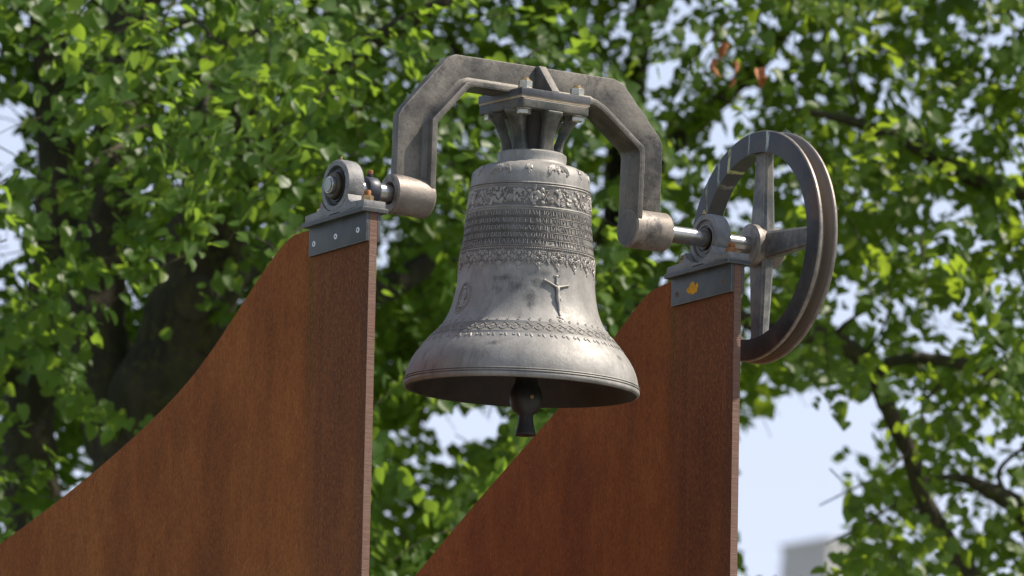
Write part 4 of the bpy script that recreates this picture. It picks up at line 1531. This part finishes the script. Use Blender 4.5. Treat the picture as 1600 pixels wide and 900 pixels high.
tree('linden_tree', 'linden tree farther back whose pale green leaves fill the space behind the bell',
     [(ground_pt(1060, 34), .40), A(1060, 1500, 34, .28), A(1040, 900, 34, .17), A(1000, 600, 34, .14), A(970, 300, 34, .085), A(1000, 60, 34, .045), A(1030, -250, 34, .035), A(1040, -900, 34, .02)],
     [[A(1020, 700, 34, .07), A(880, 560, 33.5, .05), A(740, 480, 33, .03), A(640, 440, 32.7, .015)],
      [A(960, 300, 34, .06), A(1100, 180, 33.5, .045), A(1220, 60, 33, .03), A(1300, -80, 32.6, .015)],
      [A(980, 420, 34, .05), A(800, 200, 33.5, .035), A(700, 60, 33, .02)]],
     [dict(n_spray=850, x_rng=(420, 1450), y_rng=(-200, 1000), z_rng=(31.5, 36.0), keep=keep_mid, size=(.043, .064)),
      dict(n_spray=260, x_rng=(560, 760), y_rng=(350, 900), z_rng=(30, 34.0), keep=keep_mid, size=(.042, .062))],
     (tuple(at(900, -1100, 37.5)), (4.8, 4.6, 4.8), 34000, .115), LEAF_B, 23)

tree('linden_tree', 'linden tree at the right with dark curving boughs and sky between its leaves',
     [(ground_pt(1900, 28.5), .45), A(1850, 1700, 28.5, .30), A(1760, 1100, 28.5, .20), A(1780, 600, 28.5, .17), A(1800, 200, 28.6, .14), A(1820, -400, 28.8, .09), A(1800, -1300, 29, .03)],
     [[A(1750, 1150, 28.5, .10), A(1560, 960, 28.3, .054), A(1462, 820, 28.2, .040), A(1420, 705, 28.1, .033), A(1378, 620, 28, .031), A(1345, 560, 28, .033), A(1290, 527, 27.9, .034), A(1200, 515, 27.9, .030), A(1100, 470, 27.9, .03), A(980, 450, 28, .018)],
      [A(1372, 585, 28, .022), A(1390, 566, 28, .021), A(1430, 560, 28, .021), A(1480, 564, 28, .022), A(1550, 580, 28.1, .026), A(1650, 600, 28.2, .034), A(1790, 640, 28.4, .05)],
      [A(1770, 1000, 28.5, .075), A(1640, 860, 28.3, .055), A(1585, 790, 28.2, .042), A(1530, 758, 28.1, .024), A(1490, 745, 28.1, .013), A(1450, 750, 28, .006)],
      [A(1585, 790, 28.2, .012), A(1560, 740, 28.1, .009), A(1600, 700, 28.1, .007), A(1640, 690, 28, .004)],
      [A(1790, 380, 28.5, .06), A(1640, 310, 28.3, .045), A(1520, 280, 28.2, .035), A(1420, 222, 28.1, .028), A(1330, 190, 28, .018), A(1240, 170, 27.9, .009)],
      [A(1330, 0, 28, .012), A(1315, 60, 28, .010), A(1330, 130, 28, .006), A(1350, 200, 28, .003)],
      [A(1300, 528, 27.9, .012), A(1322, 505, 27.8, .008), A(1345, 490, 27.8, .004)],
      [A(1470, 600, 28, .009), A(1440, 640, 28, .007), A(1450, 690, 28, .003)],
      [A(1420, 705, 28, .006), A(1380, 740, 27.9, .005), A(1330, 765, 27.8, .004), A(1280, 790, 27.8, .0025)],
      [A(1430, 560, 28, .006), A(1445, 600, 27.9, .005), A(1440, 640, 27.9, .004), A(1455, 690, 27.8, .0025)],
      [A(1345, 560, 28, .006), A(1375, 520, 27.9, .005), A(1390, 480, 27.9, .004), A(1385, 430, 27.8, .0025)],
      [A(1450, 800, 28.2, .008), A(1400, 790, 28, .006), A(1350, 820, 27.9, .005), A(1290, 850, 27.8, .003)],
      [A(1800, 150, 28.6, .05), A(1650, -40, 28.2, .03), A(1500, -160, 28, .015)]],
     [dict(n_spray=780, x_rng=(1000, 1950), y_rng=(-250, 1050), z_rng=(26.2, 29.5), keep=keep_right, per=(9, 20)),
      dict(n_spray=400, x_rng=(1200, 1950), y_rng=(-250, 1000), z_rng=(29.5, 32.5), keep=keep_right, per=(9, 20))],
     (tuple(at(1900, -1000, 32)), (4.4, 4.2, 4.6), 34000, .105), LEAF_B, 37)

mid_tree = bpy.data.objects['linden_tree.001']
DEAD = mat_simple('withered_leaf_brown', (0.42, 0.16, 0.045), 0.7, 0, (0.20, 0.07, 0.025), 30)
dead_me = bpy.data.meshes.new('withered_leaf')
dl = LT.copy()
dl[:, 2] *= 2.6
dl[:, 1] *= .75
dead_me.from_pydata([tuple(p) for p in dl], [], LF)
dead_me.materials.append(DEAD)
rg_ = np.random.default_rng(5)
for (px_, py_) in ((1128, 66), (1133, 74), (1140, 70), (1113, 92), (1116, 98), (1146, 96), (1186, 110), (1194, 106), (1190, 118), (1145, 121)):
    q = at(px_, py_, 26.0) - np.array(mid_tree.location)
    o = bpy.data.objects.new('withered_leaf', dead_me)
    COL.objects.link(o)
    o.parent = mid_tree
    mw = Matrix.Rotation(rg_.uniform(0, 6.28), 4, 'Z') @ Matrix.Rotation(rg_.uniform(1.0, 1.9), 4, 'Y')
    o.matrix_local = Matrix.Translation(Vector(q)) @ mw @ Matrix.Scale(rg_.uniform(.04, .055), 4)

# ------------------------------------------------------------------ far building
WALLM = NG('pale_grey_cladding')
n = WALLM.noise(0.6, 4, .6)
WALLM.col(WALLM.mix(n, (0.40, 0.385, 0.37), (0.50, 0.485, 0.465)))
WALLM.set(Roughness=0.8)
BW = WALLM.m
BD = 250.0
p0 = at(1220, 852, BD)
bb = thing('building', 'pale grey building with flat rooftop block, far behind the leaves at lower right', 'building', (p0[0], p0[1], GROUND), (0, 0, 0))
ax1 = CR[:2] / np.linalg.norm(CR[:2])
fw = CF[:2] / np.linalg.norm(CF[:2])
d1 = ax1 * 0.60 - fw * 0.80           # the shaded wall runs to the right and towards us
d2 = ax1 * 0.80 + fw * 0.60           # the lit wall runs away to the right
H = p0[2] - GROUND


def wallbox(u0, u1, v0, v1, z0, z1, name, mat_, parent=None):
    m_ = MB()
    vs = []
    for u in (u0, u1):
        for v in (v0, v1):
            for zz in (z0, z1):
                q = d1 * u + d2 * v
                vs.append((q[0], q[1], zz))
    m_.add(vs, [(0, 1, 3, 2), (4, 6, 7, 5), (0, 4, 5, 1), (2, 3, 7, 6), (0, 2, 6, 4), (1, 5, 7, 3)])
    return m_.build(name, mat_, parent or bb, smooth=0)


HM = H - 3.6
wallbox(-6.0, 5.0, -5.0, 12.0, 0, HM, 'main_block', BW)
wallbox(-6.1, 5.1, -5.1, 12.1, HM, HM + .3, 'roof_edge', BW)
wallbox(0.03, 2.42, 0.03, 2.97, HM + .3, H - .12, 'rooftop_block', BW)
wallbox(-0.03, 2.48, -0.03, 3.03, H - .12, H, 'coping', BW)
for k in range(7):
    zz = HM + .34 + k * .45
    if zz + .43 < H - .13:
        wallbox(0.0, 2.45, 0.0, 3.0, zz, zz + .43, 'cladding_panel', BW)
GLASS = mat_simple('dark_window_glass', (.03, .035, .04), .1, 0)
FRAME = mat_simple('window_frame', (.5, .5, .5), .5)
for k in range(9):
    for v in np.arange(-3.5, 11, 3.0):
        wn_ = wallbox(5.001, 5.05, v, v + 1.4, 1.2 + k * 3.3, 2.8 + k * 3.3, 'window', FRAME)
        wallbox(5.051, 5.056, v + .08, v + 1.32, 1.28 + k * 3.3, 2.72 + k * 3.3, 'pane', GLASS, wn_)

# ------------------------------------------------------------------ ground
g = NG('park_grass')
n = g.noise(0.35, 6, .6)
g.col(g.mix(g.ramp(n, .35, .65), (0.06, 0.10, 0.028), (0.10, 0.13, 0.045)))
g.set(Roughness=.95)
me = bpy.data.meshes.new('lawn')
me.from_pydata([(-1500, -1500, GROUND), (1500, -1500, GROUND), (1500, 1500, GROUND), (-1500, 1500, GROUND)], [], [(0, 1, 2, 3)])
me.materials.append(g.m)
o = bpy.data.objects.new('ground', me)
COL.objects.link(o)
o['kind'] = 'structure'
g = NG('gravel_paving')
n = g.noise(30, 5, .7)
g.col(g.mix(n, (0.15, 0.145, 0.135), (0.22, 0.21, 0.195)))
g.set(Roughness=.9)
me = bpy.data.meshes.new('paving')
me.from_pydata([(-16, -22, GROUND + .004), (9, -22, GROUND + .004), (9, 3.6, GROUND + .004), (-16, 3.6, GROUND + .004)], [], [(0, 1, 2, 3)])
me.materials.append(g.m)
o = bpy.data.objects.new('path', me)
COL.objects.link(o)
o['kind'] = 'structure'
